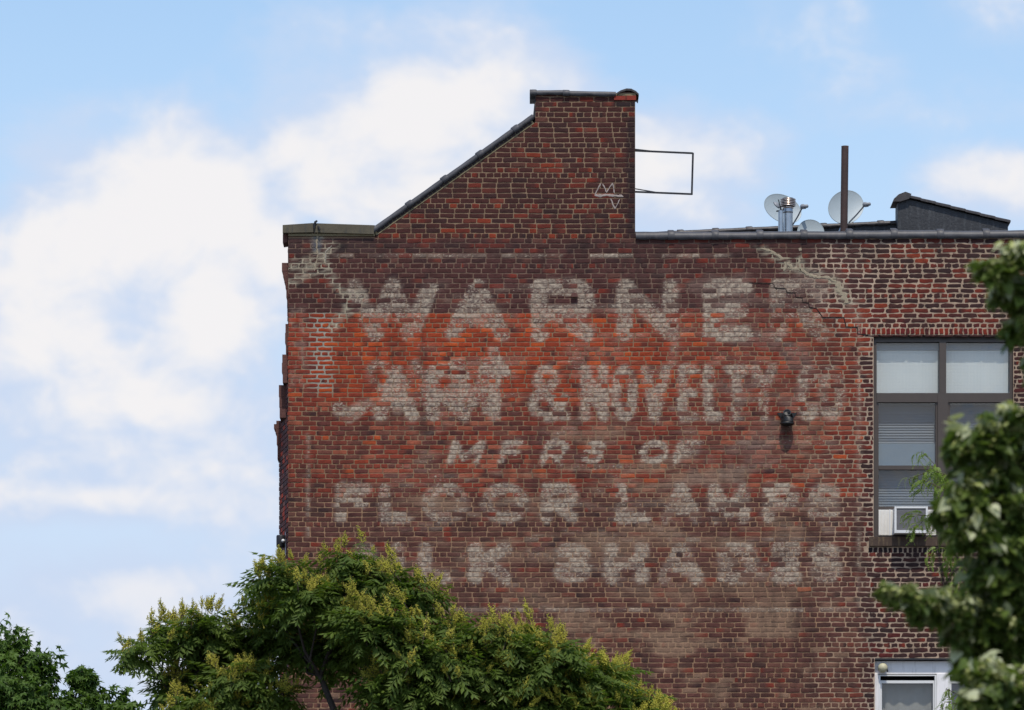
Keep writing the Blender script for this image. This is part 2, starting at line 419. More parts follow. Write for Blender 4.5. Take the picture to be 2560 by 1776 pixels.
for ch, a, b, k in (('F', 92, 250, .95), ('L', 272, 415, .95), ('O', 450, 645, .98), ('O', 690, 890, .98), ('R', 938, 1095, .98), ('L', 1245, 1395, 1.04),
                    ('A', 1430, 1605, 1.02), ('M', 1625, 1800, 1.0), ('P', 1850, 2005, 1.05), ('S', 2030, 2180, 1.0)):
    glyph(ch, la(a), la(b), 1206, 1310, 31, k)
for ch, a, b, k in (('S', 160, 275, .85), ('I', 320, 385, .9), ('L', 435, 580, .9), ('K', 640, 825, .95), ('S', 980, 1155, 1.0), ('H', 1200, 1385, .98),
                    ('A', 1420, 1610, .98), ('D', 1665, 1840, .98), ('E', 1885, 2015, .98), ('S', 2035, 2185, 1.0)):
    glyph(ch, la(a), la(b), 1354, 1462, 37, k)
st([(840, 640), (1400, 640)], 5, .48); st([(1480, 640), (1830, 640)], 5, .68)            # ruled border of the sign
st([(1080, 1524), (2130, 1524)], 6, .68)
st([(2147, 780), (2147, 1520)], 4.5, .62); st([(770, 1090), (770, 1340)], 5, .62)
def g2(u, v): return (1280 + u / 3.595, 180 + v / 3.595)                                  # chalky tag on the stack
TAG = [[(742, 1112), (800, 1115), (860, 1110), (1000, 1122)], [(745, 1105), (800, 1000)], [(815, 1005), (850, 1085), (905, 998)], [(905, 998), (920, 1095)], [(885, 1140), (925, 1235), (970, 1145)]]

def coverage(px, py):
    wob = 3.0 * (vnoise(px / 9.0, py / 9.0, 5) - 0.5)
    c = np.zeros_like(px)
    for (x0, y0, x1, y1, hw, k) in STROKES:
        m = (px > min(x0, x1) - hw - 8) & (px < max(x0, x1) + hw + 8) & (py > min(y0, y1) - hw - 8) & (py < max(y0, y1) + hw + 8)
        if not m.any(): continue
        X, Y = px[m], py[m]; dx, dy = x1 - x0, y1 - y0; L2 = dx * dx + dy * dy + 1e-9
        t = np.clip(((X - x0) * dx + (Y - y0) * dy) / L2, 0, 1)
        d = np.hypot(X - x0 - t * dx, Y - y0 - t * dy) - hw + wob[m]
        soft = 4.0 if hw > 8 else 2.2
        c[m] = np.maximum(c[m], k * sstep(-d, -soft, soft))
    big = fbm(px / 60.0, py / 45.0, 11)
    ad = (py > 640) & (py < 1540)
    c = c * np.where(ad, 0.74 + 0.30 * (big - 0.5) * 2, 1.0)
    # stray remains of whitewash round the lettering
    stray = 0.34 * sstep(fbm(px / 90.0, py / 30.0, 21), 0.50, 0.74) * sstep(py, 690, 720) * sstep(-py, -1500, -1440) * sstep(px, 900, 1050) * sstep(-px, -2130, -2050)
    return np.maximum(c, stray)

# ------------------------------------------------------------------ courses of the wall
HEADS = [287, 363.4, 438.7, 515.6, 590, 665, 740, 814, 885, 953, 1023, 1095, 1166, 1238, 1311, 1387, 1462, 1538, 1613, 1689, 1764, 1840]
COURSES = []      # (centre, height, is header course)
h0 = HEADS[1] - HEADS[0]
for k in range(4, 0, -1): COURSES.append((HEADS[0] - k * h0 / 6, h0 / 6, False))
for a, b in zip(HEADS[:-1], HEADS[1:]):
    for k in range(6): COURSES.append((a + (b - a) * k / 6, (b - a) / 6, k == 0))
def slope_x(y):   # left edge of the brickwork under the raking coping
    return 941 + (588.5 - y) / 0.7105
def left_edge(y):
    if y < 308: return 1338.0
    if y < 592: return max(724.0, slope_x(y)) if y > 588 else slope_x(y)
    return 721.0
XR = 2760
OPEN1 = (2184, 2533, 838, 1343); SILL1 = (2173, 2548, 1343, 1367); OPEN2 = (2187, 2536, 1646, 1900)
def zone_white(x, y):            # repointed with pale wide joints
    e = 2035 + 30 * np.sin(y / 40.0)
    w = sstep(x, e - 25, e + 25)
    return w * (0.35 + 0.65 * np.maximum(sstep(-y, -860, -790), sstep(x, 2130, 2180))) * sstep(y, 560, 612)
CRACKS = [([(795, 582), (792, 640), (788, 665), (768, 685), (740, 700), (722, 708)], 7), ([(835, 612), (814, 632), (816, 672), (838, 710), (865, 742), (872, 782), (850, 790), (834, 822)], 7),
          ([(741, 654), (790, 650)], 6), ([(720, 670), (780, 672)], 5), ([(750, 682), (816, 682)], 5), ([(792, 636), (830, 615)], 6), ([(870, 733), (905, 735), (906, 756)], 5), ([(1900, 621), (1965, 660), (1960, 680)], 5),
          ([(1965, 660), (2000, 675), (2070, 693), (2090, 707), (2115, 750), (2121, 757)], 7), ([(1998, 645), (2001, 675)], 5)]
def crack_dist(px, py):
    d = np.full(px.shape, 1e3)
    for P_, w in CRACKS:
        for (x0, y0), (x1, y1) in zip(P_[:-1], P_[1:]):
            dx, dy = x1 - x0, y1 - y0; t = np.clip(((px - x0) * dx + (py - y0) * dy) / (dx * dx + dy * dy + 1e-9), 0, 1)
            d = np.minimum(d, np.hypot(px - x0 - t * dx, (py - y0 - t * dy) * 1.3) - w)
    return d
def zone_crack(px, py): return sstep(-crack_dist(px, py), -14, 2) * (0.55 + 0.9 * (fbm(px / 22., py / 9., 97) - .3)).clip(0, 1)
def zone_smear(x, y):            # grey cement pushed into the joints beside the corner
    return sstep(x, 755, 790) * sstep(-x, -850, -815) * sstep(y, 770, 790) * sstep(-y, -1000, -960)

BR = []           # x0, x1, y0, y1, roundness, tone key, clamp flag
def lay_course(yc, h, header, ridx):
    r = random.Random(ridx * 13 + 5)
    length = 18.55 if header else 37.0
    y0, y1 = yc - h / 2, yc + h / 2
    xe = 1588 if y1 < 592 else XR
    x = left_edge(yc) - (r.uniform(0, 4))
    first = True
    shift = 0 if ridx % 2 else length / 2
    while x < xe - 4:
        l = length * r.uniform(0.965, 1.035)
        if not header and r.random() < 0.05: l *= 0.5
        if header and r.random() < 0.04: l *= 1.9
        if first and shift: l = shift * r.uniform(.95, 1.05) + (length / 2 if shift < 14 and not header else 0); first = False
        xa, xb = x, min(x + l, xe)
        x += l
        if xb - xa < 6: continue
        segs = [(xa, xb)]
        for (ox0, ox1, oy0, oy1) in (OPEN1, SILL1, OPEN2):
            if oy0 + 3 < yc < oy1 - 1:
                ns = []
                for (p, q) in segs:
                    if q <= ox0 or p >= ox1: ns.append((p, q)); continue
                    if p < ox0 - 5: ns.append((p, ox0))
                    if q > ox1 + 5: ns.append((ox1, q))
                segs = ns
        for (p, q) in segs:
            yy0, yy1 = y0, y1
            if 819 < yc < 833 and q > 2142:                # course taken by the rowlock lintel
                if p > 2136: continue
                q = min(q, 2142)
            if 833 < yc < 845 and q > 2142 and p > 2130: yy0 = max(yy0, 836.5)
            if 1368 < yc < 1380 and q > 2170 and p < 2550:
                if p >= 2160: continue
                q = min(q, 2170)
            if q - p < 5 or yy1 - yy0 < 4: continue
            BR.append((p, q, yy0, yy1, 0, ridx, yc < 592))
for i, (yc, h, hd) in enumerate(COURSES): lay_course(yc, h, hd, i)
x = 2142.0
while x < XR - 8: BR.append((x, x + 12.1, 820.5, 837.5, 1, 900, False)); x += 12.1
x = 2170.0
while x < 2549: BR.append((x, x + 12.4, 1367.5, 1383.5, 2, 901, False)); x += 12.4

N = len(BR)
B_ = np.array([b[:4] for b in BR]); kind = np.array([b[4] for b in BR]); clampf = np.array([b[6] for b in BR])
bx = (B_[:, 0] + B_[:, 1]) / 2; by = (B_[:, 2] + B_[:, 3]) / 2
wz_ = zone_white(bx, by); sm_ = np.clip(zone_smear(bx, by) + 0.9 * zone_crack(bx, by), 0, 1.2)
jx = 1.10 + 0.55 * wz_ + 0.9 * sm_ + rng.uniform(-0.25, 0.35, N); jy = 1.10 + 0.50 * wz_ + 1.1 * sm_ + rng.uniform(-0.2, 0.25, N)
UX = np.array([0, .07, .36, .64, .93, 1.0]); UY = np.array([0, .2, .8, 1.0])
gx = (B_[:, 0] + jx)[:, None] + (B_[:, 1] - B_[:, 0] - 2 * jx)[:, None] * UX[None]
gy = (B_[:, 2] + jy)[:, None] + (B_[:, 3] - B_[:, 2] - 2 * jy)[:, None] * UY[None]
VX = np.repeat(gx[:, None, :], 4, 1); VY = np.repeat(gy[:, :, None], 6, 2)         # (N,4,6)
ringm = np.zeros((4, 6), bool); ringm[0] = ringm[-1] = True; ringm[:, 0] = ringm[:, -1] = True
jit = (0.32 + 0.55 * wz_ + 0.35 * sm_)[:, None, None]
VX = VX + rng.normal(0, 1, VX.shape) * jit * ringm * 0.9
VY = VY + rng.normal(0, 1, VY.shape) * jit * ringm * 0.8
VY = VY + ((bx * 0 + rng.normal(0, 0.30, N))[:, None, None]) * (UX - .5)[None, None, :] * 2       # slight tilt
VY = VY + 1.3 * (fbm(VX / 140.0, VY / 300.0 + 3, 31, 3) - 0.5) * 2                                   # wavy beds
rc = (0.5 + 1.5 * wz_ + 0.8 * sm_) * (kind != 1) + 0.25
for (a, b) in ((0, 0), (0, 5), (3, 0), (3, 5)):
    VX[:, a, b] += rc * (1 if b == 0 else -1); VY[:, a, b] += 0.7 * rc * (1 if a == 0 else -1)
lim = 941 + (588.5 - VY) / 0.7105 + 2
lim = np.where(VY < 308, 1338, np.where(VY > 590, 0, lim))
VX = np.where(clampf[:, None, None], np.maximum(VX, lim), VX)
keep = (VX.max((1, 2)) - VX.min((1, 2))) > 4
# tile tops end the wall: bricks may not rise above the copings
proud = 0.0035 + np.abs(rng.normal(0, 0.0016, N)) + 0.004 * (kind == 1)
VD = np.where(ringm[None], -proud[:, None, None] + 0.002, -proud[:, None, None]) + rng.normal(0, 0.0006, VX.shape)

# ---- brick colours: each brick its own fired tone, bar the shadow-dark sill rowlock, by the stretch of wall it stands in
def lerp(a, b, t): return a + (b - a) * t
TONE = {k: s2l(v) for k, v in dict(maroon=(66, 37, 36), dark=(50, 34, 36), black=(38, 30, 33), red=(118, 44, 31), orange=(148, 57, 31), bright=(178, 78, 33),
        plum=(80, 48, 47), brick=(134, 56, 40), rust=(108, 52, 42), salmon=(158, 88, 66), brown=(98, 64, 56), tan=(142, 116, 98), oxblood=(96, 32, 32)).items()}
def pick(r, table):
    t = r.random() * sum(w for _, w in table)
    for n, w in table:
        t -= w
        if t <= 0: return TONE[n]
    return TONE[table[-1][0]]
base = np.zeros((N, 3))
nz = fbm(bx / 170.0, by / 90.0, 41); nz2 = fbm(bx / 120.0, by / 60.0, 51); nz3 = fbm(bx / 60.0, by / 130.0, 57)
for i in range(N):
    r = random.Random(i * 7 + 1); x, y = bx[i], by[i]; q = nz[i]; e = (nz2[i] - 0.5) * 30
    if kind[i] == 1: t = [('oxblood', 6), ('red', 2)]
    elif kind[i] == 2: t = [('black', 6), ('dark', 4)]  # rowlock below the sill: the sill's shadow painted in as near-black tones
    elif x > 2165 + e:
        if y < 600: t = [('maroon', 6), ('dark', 3), ('red', 1.2)]
        elif y < 840: t = [('maroon', 5), ('dark', 4.5), ('red', 2.4), ('orange', .5)] if y < 770 else [('maroon', 4), ('red', 4), ('dark', 2), ('oxblood', 2)]
        else: t = [('dark', 5), ('maroon', 5), ('black', 2), ('oxblood', 2.2)]
    elif y < 592 + e * .3: t = [('maroon', 7.5), ('dark', 2.0), ('red', .9 + (1.5 if y > 500 else 0)), ('rust', .6), ('orange', .12 + (.35 if y > 500 else 0)), ('black', .3), ('brown', .6)]
    elif y < 784 - (8 if x > 1300 else 0): t = [('plum', 5), ('maroon', 5), ('dark', 1.8), ('red', .55 + (1.4 if y < 620 and x > 950 else 0)), ('brown', .7)]
    elif y < 1010 + e:
        s = sstep(np.array([x]), 1450, 1900)[0]; lf = 1 if x < 780 else 0
        t = [('orange', 5.2 * (1 - .75 * s) * (1 - .6 * lf)), ('red', 4), ('bright', 1.5 * (1 - .7 * s) * (1 - .9 * lf)), ('brick', 2.6 + 1.5 * s), ('plum', 1.5 + 1.4 * s), ('rust', 1.6 + 2.5 * s), ('salmon', .5 + 1.2 * s), ('maroon', .6 + 1.0 * s)]
    elif y < 1245: t = [('rust', 4), ('brick', 2.6), ('plum', 3.0), ('red', 2), ('salmon', 1.6 + 2 * (q > .52)), ('orange', .5), ('bright', .28), ('maroon', 1.6), ('brown', 1.4)]
    elif y < 1480: t = [('plum', 5), ('maroon', 4), ('brown', 2.2), ('dark', 1.2), ('rust', 1.0), ('bright', .03)]
    else: t = [('plum', 4), ('brown', 4), ('maroon', 2.8), ('dark', 1.4), ('tan', .5), ('rust', .6), ('orange', .04)]
    c = pick(r, t) * r.uniform(0.86, 1.15) * (0.80 + 0.40 * nz3[i])
    if kind[i] == 0:
        if x > 2165: mean = (62, 39, 37)
        elif y < 592: mean = (70, 39, 36)
        elif y < 784: mean = (74, 45, 43)
        elif y < 1010 and x < 790 + e: mean = (114, 50, 39)
        elif y < 1010: mean = lerp(np.array((154, 63, 33.)), np.array((116, 57, 43.)), float(sstep(np.array([x]), 1450, 1900)[0]))
        elif y < 1245: mean = (106, 53, 43)
        else: mean = (93, 61, 53)
        c = lerp(c, s2l(mean), 0.42)
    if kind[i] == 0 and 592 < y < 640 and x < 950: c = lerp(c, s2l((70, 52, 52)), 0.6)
    base[i] = c
# bricks fired in two tones along their length
two = rng.random(N) < 0.22
tone2 = np.array([pick(random.Random(k), [('maroon', 3), ('red', 2), ('dark', 2), ('rust', 2)]) for k in range(N)])
split = rng.uniform(0.25, 0.75, N); sgn = np.sign(rng.normal(0, 1, N))
uu = UX[None, None, :]
wt = np.where(two[:, None, None], 0.75 * sstep((uu - split[:, None, None]) * sgn[:, None, None], -0.12, 0.12), 0.0) * np.ones((1, 4, 1))
CV = base[:, None, None, :] * (1 - wt[..., None]) + tone2[:, None, None, :] * wt[..., None]
def stains(C, px, py):           # soot, cement haze and rust with shapes of their own
    def blend(C, w, col): return C * (1 - w[..., None]) + s2l(col) * w[..., None]
    haze = 0.62 * sstep(fbm(px / 120., py / 46., 61), 0.46, 0.66) * sstep(py, 1380, 1560) * sstep(px, 1150, 1400) * sstep(-px, -2130, -2040)
    haze = np.maximum(haze, 0.55 * sstep(fbm(px / 150., py / 34., 67), 0.50, 0.68) * sstep(py, 1040, 1100) * sstep(-py, -1500, -1300) * sstep(px, 900, 1100) * sstep(-px, -2100, -2000))
    C = blend(C, haze, (140, 116, 98))
    C = blend(C, 0.42 * sstep(fbm(px / 80., py / 60., 71), 0.52, 0.70) * sstep(px, 1500, 1750) * sstep(-px, -2180, -2080) * sstep(py, 650, 700) * sstep(-py, -1250, -1200), (118, 98, 92))
    C = blend(C, 0.34 * sstep(fbm(px / 16., py / 170., 87), 0.50, 0.66) * sstep(fbm(px / 200., py / 200., 89), 0.40, 0.6), (44, 34, 34))      # rain streaks
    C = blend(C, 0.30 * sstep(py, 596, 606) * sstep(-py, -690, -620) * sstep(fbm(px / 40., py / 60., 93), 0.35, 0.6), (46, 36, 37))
    soot = 0.8 * sstep(-np.abs(px - 1967 - 4 * np.sin(py / 17.)), -22, -6) * sstep(py, 1030, 1050) * sstep(-py, -1140, -1050)
    C = blend(C, soot, (34, 22, 22))
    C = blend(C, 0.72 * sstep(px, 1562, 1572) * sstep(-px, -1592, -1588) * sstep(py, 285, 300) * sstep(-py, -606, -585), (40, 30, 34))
    C = blend(C, 0.8 * sstep(-np.hypot((px - 792), (py - 612) / 2.2), -15, -7), (76, 82, 94))
    C = blend(C, 0.75 * sstep(-np.hypot((px - 856), (py - 618)), -17, -4), (34, 30, 32))
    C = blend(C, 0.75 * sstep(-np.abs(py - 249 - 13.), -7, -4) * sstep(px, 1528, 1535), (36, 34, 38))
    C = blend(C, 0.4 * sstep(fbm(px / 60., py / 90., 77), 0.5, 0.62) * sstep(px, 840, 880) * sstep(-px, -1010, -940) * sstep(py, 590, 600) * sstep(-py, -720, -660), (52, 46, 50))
    C = blend(C, 0.35 * sstep(px, 722, 726) * sstep(-px, -775, -755) * sstep(fbm(px / 14., py / 20., 83), 0.5, 0.62) * sstep(py, 760, 780) * sstep(-py, -1000, -940), (150, 128, 118))
    return C
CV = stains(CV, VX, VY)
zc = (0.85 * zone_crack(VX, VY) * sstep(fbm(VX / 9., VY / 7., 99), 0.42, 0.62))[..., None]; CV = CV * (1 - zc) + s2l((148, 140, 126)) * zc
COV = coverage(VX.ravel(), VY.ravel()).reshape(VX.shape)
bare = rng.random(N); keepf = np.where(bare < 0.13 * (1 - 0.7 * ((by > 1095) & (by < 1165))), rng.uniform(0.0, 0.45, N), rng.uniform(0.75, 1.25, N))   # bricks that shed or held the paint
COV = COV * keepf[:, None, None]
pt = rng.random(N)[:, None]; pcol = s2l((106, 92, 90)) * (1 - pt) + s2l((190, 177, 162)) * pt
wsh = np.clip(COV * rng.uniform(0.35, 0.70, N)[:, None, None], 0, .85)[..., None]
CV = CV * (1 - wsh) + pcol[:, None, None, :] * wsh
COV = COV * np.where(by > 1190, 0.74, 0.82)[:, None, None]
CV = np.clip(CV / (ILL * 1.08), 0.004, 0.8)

gid = np.arange(24).reshape(4, 6)
FQ = [(gid[a + 1, b], gid[a + 1, b + 1], gid[a, b + 1], gid[a, b]) for a in range(3) for b in range(5)]
top = [gid[0, b] for b in range(6)]; bot = [gid[3, b] for b in range(6)]; lef = [gid[a, 0] for a in range(4)]; rig = [gid[a, 5] for a in range(4)]
# back corners 24 TL 25 TR 26 BR 27 BL
FS = [tuple(top) + (25, 24), tuple(reversed(bot)) + (27, 26), tuple(reversed(lef)) + (24, 27), tuple(rig) + (26, 25), (24, 25, 26, 27)]
FACES = [tuple(int(i) for i in f) for f in FQ + FS]
def brick_data(i):
    X = (VX[i].ravel() - 720) * S; Z = ZP - (VY[i].ravel() - 590) * S
    V = np.stack([X, VD[i].ravel(), Z], 1)
    back = V[[0, 5, 23, 18]].copy(); back[:, 1] = 0.085
    V = np.concatenate([V, back])
    C = np.concatenate([np.concatenate([CV[i].reshape(24, 3), COV[i].reshape(24, 1)], 1)])
    C = np.concatenate([C, C[[0, 5, 23, 18]]])
    return V, C
def color_mesh(name, V, F, C, m):
    me = bpy.data.meshes.new(name); me.from_pydata(V.tolist(), [], F); me.materials.append(m)
    a = me.color_attributes.new('col', 'FLOAT_COLOR', 'POINT')
    a.data.foreach_set('color', np.ascontiguousarray(C, dtype=np.float32).ravel())
    me.update(); return me

# ------------------------------------------------------------------ setting
gm = mat('ground_dirt', (0.09, 0.085, 0.075), 0.95, var=0.15, vscale=0.6)
MB().add([(-1500, -1500, 0), (1500, -1500, 0), (1500, 1500, 0), (-1500, 1500, 0)], [(0, 1, 2, 3)]).build('ground', gm, kind='structure')
rm = mat('asphalt', (0.05, 0.05, 0.052), 0.9, var=0.1, vscale=2, bump=0.2)
MB().add([(-300, -60, 0.004), (300, -60, 0.004), (300, -46, 0.004), (-300, -46, 0.004)], [(0, 1, 2, 3)]).build('road', rm, kind='structure')

# ------------------------------------------------------------------ the building
bld = empty('brick_building', (0, 0, 0), label='old brick building with a faded painted sign and stepped gable', cat='building')
# --- bricks: the ones that show largest as parts, the rest as one part
hidden = lambda x, y: (x > 2330 and y > 1010) or (y > 1400 and x < 1250) or (y > 1540 and x < 1680) or x > 2545 or y > 1770 or (x > 2200 and y > 1420) or (x > 2430 and y > 610 and y < 840)
area = (VX.max((1, 2)) - VX.min((1, 2))) * (VY.max((1, 2)) - VY.min((1, 2)))
order = [i for i in np.argsort(-area) if keep[i] and not hidden(bx[i], by[i])]
single = set(int(i) for i in order[:300])
for i in sorted(single):
    V, C = brick_data(i); c = V.mean(0)
    link('brick', color_mesh('brick', V - c, FACES, C, M_BRICK), bld, Matrix.Translation(c))
Vs, Cs, Fs = [], [], []; off = 0
for i in range(N):
    if i in single or not keep[i]: continue
    V, C = brick_data(i); Vs.append(V); Cs.append(C); Fs.extend([tuple(j + off for j in f) for f in FACES]); off += len(V)
link('brickwork', color_mesh('brickwork', np.concatenate(Vs), Fs, np.concatenate(Cs), M_BRICK), bld, kind='stuff')

# --- mortar sheet that the bricks stand proud of
def mortar_col(px, py):
    C = np.zeros(px.shape + (3,)); soil = 0.78 + 0.44 * fbm(px / 45., py / 25., 95); C[:] = s2l((124, 100, 80))
    def bl(w, c):
        nonlocal C; C = C * (1 - w[..., None]) + s2l(c) * w[..., None]
    bl(sstep(-py, -600, -560), (124, 104, 86))
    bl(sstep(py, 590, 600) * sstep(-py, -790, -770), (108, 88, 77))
    bl(sstep(py, 1220, 1260), (134, 107, 86))
    bl(zone_white(px, py), (160, 142, 127))
    bl(zone_smear(px, py), (140, 135, 126))
    bl(0.8 * sstep(px, 2180, 2200) * sstep(py, 600, 620), (156, 136, 120))
    bl(np.clip(zone_crack(px, py) * 1.3, 0, 1), (154, 146, 130))
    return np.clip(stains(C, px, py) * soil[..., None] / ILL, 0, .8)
def mortar_grid(xs, topf, botf, nz_):
    xs = np.array(xs); T = np.linspace(0, 1, nz_ + 1)
    X = np.repeat(xs[:, None], nz_ + 1, 1)
    Y = np.array([topf(x) for x in xs])[:, None] * (1 - T) + np.array([botf(x) for x in xs])[:, None] * T
    return X, Y
def mortar_part(name, X, Y, skip=None):
    nx, ny = X.shape; idx = np.arange(nx * ny).reshape(nx, ny)
    F = []
    for i in range(nx - 1):
        for j in range(ny - 1):
            cx, cy = (X[i, j] + X[i + 1, j]) / 2, (Y[i, j] + Y[i, j + 1]) / 2
            if skip and skip(cx, cy): continue
            F.append((int(idx[i, j]), int(idx[i, j + 1]), int(idx[i + 1, j + 1]), int(idx[i + 1, j])))
    px, py = X.ravel(), Y.ravel()
    V = np.stack([(px - 720) * S, 0.002 * (fbm(px / 7., py / 5., 91) - .5), ZP - (py - 590) * S], 1)
    C = np.concatenate([mortar_col(px, py), 0.9 * coverage(px, py)[:, None]], 1)
    return link(name, color_mesh(name, V, F, C, M_MORTAR), bld)
edges_x = sorted(set(list(np.arange(721, XR, 6.0)) + [2184, 2533, 2173, 2548, 2187, 2536, XR]))
edges_y = sorted(set(list(np.arange(592, 1850, 6.0)) + [838, 1343, 1367, 1646, 1850]))
Xg, Yg = np.meshgrid(np.array(edges_x), np.array(edges_y), indexing='ij')
inside = lambda cx, cy: any(a < cx < b and c < cy < d for (a, b, c, d) in (OPEN1, SILL1, OPEN2))
mortar_part('mortar_joints', Xg, Yg, inside)
Xa, Ya = mortar_grid(np.arange(941, 1339, 6.0).tolist() + [1338.0], lambda x: 588.5 - (x - 941) * 0.7105, lambda x: 592, 46)
mortar_part('mortar_joints', Xa, Ya)
Xb, Yb = mortar_grid(np.linspace(1338, 1588, 42), lambda x: 238, lambda x: 592, 58)
mortar_part('mortar_joints', Xb, Yb)

# --- solid wall behind the facing
Y0, Y1 = 0.045, 0.32
c = MB()
c.box(wx(721), wx(2173), Y0, Y1, 0, wz(592)); c.box(wx(2548), wx(XR), Y0, Y1, 0, wz(592))
c.box(wx(2173), wx(2548), Y0, Y1, wz(838), wz(592)); c.box(wx(2173), wx(2548), Y0, Y1, wz(1646), wz(1367)); c.box(wx(2173), wx(2548), Y0, Y1, 0, wz(1900))
c.box(wx(2173), wx(2184), Y0, Y1, wz(1343), wz(838)); c.box(wx(2533), wx(2548), Y0, Y1, wz(1343), wz(838))
c.box(wx(2173), wx(2187), Y0, Y1, wz(1900), wz(1646)); c.box(wx(2536), wx(2548), Y0, Y1, wz(1900), wz(1646))
c.prism([(wx(943), wz(590)), (wx(1338), wz(590)), (wx(1338), wz(310))], Y0, Y1)
c.box(wx(1339), wx(1588), Y0, 0.5, wz(592), wz(238.5))
c.box(wx(721), wx(XR), -0.02, Y0, 0, wz(1850))
c.box(wx(XR) - 0.3, wx(XR), Y1, 9.7, 0, wz(592)); c.box(wx(722), wx(XR), 9.7, 10, 0, wz(592) - 0.3); c.box(wx(723), wx(723) + .3, Y1 + .01, 9.69, 0, wz(594))
c.build('wall', M_CORE, bld)
MB().box(wx(725), wx(XR) - 0.31, Y1 + 0.01, 9.69, wz(592) - 0.75, wz(592) - 0.6).build('roof', M_ROOF, bld)

# --- street front, seen edge-on at the left: splayed wall with brick courses and corbels
fr = MB()
def front_poly(px_out, depth, yt, yb):     # prism in plan: corner, outer arris, back
    xc, xo = wx(722), wx(px_out)
    z0, z1 = wz(yb), wz(yt)
    pts = [(xc, 0.004), (xc, depth + 0.3), (xo, depth + 0.3), (xo, depth)]
    vs = [(x, y, z0) for x, y in pts] + [(x, y, z1) for x, y in pts]
    fr.add(vs, [(0, 1, 2, 3), (7, 6, 5, 4), (3, 2, 6, 7), (0, 3, 7, 4), (2, 1, 5, 6)])
front_poly(717, 0.35, 586, 800); front_poly(719.5, 0.35, 800, 884); front_poly(706, 0.6, 884, 956); front_poly(697, 0.8, 956, 1040); front_poly(691, 0.95, 1040, 3150)
fr.build('front_wall', M_CORE, bld)
fb = {'V': [], 'C': [], 'F': [], 'o': 0}
def front_bricks(px_out, depth, yt, yb, seed):
    A = np.array([wx(722), 0.0]); Bv = np.array([wx(px_out), depth]); L = np.linalg.norm(Bv - A); d = (Bv - A) / L; nrm = np.array([-d[1], d[0]])
    if nrm[0] > 0: nrm = -nrm
    r = random.Random(seed)
    for (yc, h, hd) in COURSES:
        if yc - h / 2 < yt or yc + h / 2 > yb: continue
        t = -r.uniform(0, .1)
        while t < L:
            l = 0.205 if not hd else 0.104
            a, b = max(t, 0) + .006, min(t + l, L) - .006; t += l
            if b - a < .02: continue
            z0, z1 = wz(yc + h / 2 - 1.2), wz(yc - h / 2 + 1.2); pr = 0.008 + r.uniform(-.002, .003)
            P2 = [A + d * a + nrm * pr, A + d * b + nrm * pr, A + d * b - nrm * .02, A + d * a - nrm * .02]
            V = np.array([(p[0], p[1], z) for z in (z0, z1) for p in P2])
            cc = pick(r, [('maroon', 4), ('dark', 3), ('red', 1.2), ('brown', .8)]) * r.uniform(.8, 1.2) * 2.0 / ILL
            fb['V'].append(V); fb['C'].append(np.tile(np.append(cc, 0.0), (8, 1)))
            for f in ((1, 0, 4, 5), (0, 3, 7, 4), (2, 1, 5, 6), (4, 7, 6, 5), (0, 1, 2, 3), (3, 2, 6, 7)): fb['F'].append(tuple(i + fb['o'] for i in f))
            fb['o'] += 8
front_bricks(717, 0.35, 690, 800, 1); front_bricks(706, 0.6, 884, 956, 2); front_bricks(697, 0.8, 956, 1040, 3); front_bricks(691, 0.95, 1040, 1850, 4)
link('brickwork', color_mesh('brickwork', np.concatenate(fb['V']), fb['F'], np.concatenate(fb['C']), M_BRICK), bld, kind='stuff')
M_CORB = mat('corbel_brick', alb(88, 58, 54), 0.9, var=0.25, vscale=20, bump=0.6, bscale=40, streak=(alb(96, 60, 52), .5))
def corbel(px0, y0, y1, dep0=0.02, dep1=0.5, name='corbel', m=M_CORB):
    b = MB(); b.box(wx(px0), wx(726) - 0.02, dep0 + 0.05, dep1, wz(y1), wz(y0)); b.build(name, m, bld)
for (p, a, b) in ((704, 655, 676), (707, 676.4, 690), (710, 690.4, 703), (713, 703.4, 718), (715, 718.4, 742), (717, 742.4, 768),
                  (713, 808, 830), (712, 830.4, 856), (714, 856.4, 882), (705, 884.4, 905), (704, 905.4, 930), (706, 930.4, 955), (695, 956.4, 985), (696, 985.4, 1012), (697, 1012.4, 1038)):
    corbel(p, a, b, 0.03 if p > 700 else 0.2, 0.55 if p > 700 else 0.85)
for (p, a, b) in ((684, 1032, 1040), (678, 1040.4, 1052), (682, 1052.4, 1064), (685, 1064.4, 1092), (687, 1092.4, 1130)):
    corbel(p, a, b, 0.75, 1.15, 'corbel')
# brick quoin shelf seen on the painted side
# --- stone coping over the corner
sc_ = MB()
def slab(px0, px1, yt0, yt1, yb0, yb1, y0=-0.05, y1=0.40):
    sc_.prism([(wx(px0), wz(yb0)), (wx(px1), wz(yb1)), (wx(px1), wz(yt1)), (wx(px0), wz(yt0))], y0, y1)
    o = sc_; return o
slab(707, 784, 564.5, 559.5, 584, 582.5); sc_.build('coping_stone', M_STONE, bld); sc_ = MB()
slab(786.5, 935, 560, 565, 583, 587); sc_.build('coping_stone', M_STONE, bld); sc_ = MB()
slab(706.5, 719, 584.4, 584.4, 606, 604, 0.05, 0.42); sc_.build('coping_stone', M_CORB, bld)
M_BED = mat('bed_mortar', alb(126, 116, 92), .9, var=.15, bump=.4)
MB().box(wx(721), wx(938), -0.012, 0.3, wz(590.5), wz(584.8)).build('mortar_bed', M_BED, bld)
hk = MB(); hk.tube([at(786, 572, -.06), at(786, 562, -.06), at(788, 556, -.06), at(793, 552, -.06)], [.018, .02, .018, .012], 6)
hk.tube([at(795, 566, -.065), at(800, 575, -.07)], .012, 6); hk.build('bent_flashing', M_DARKIRON, bld)
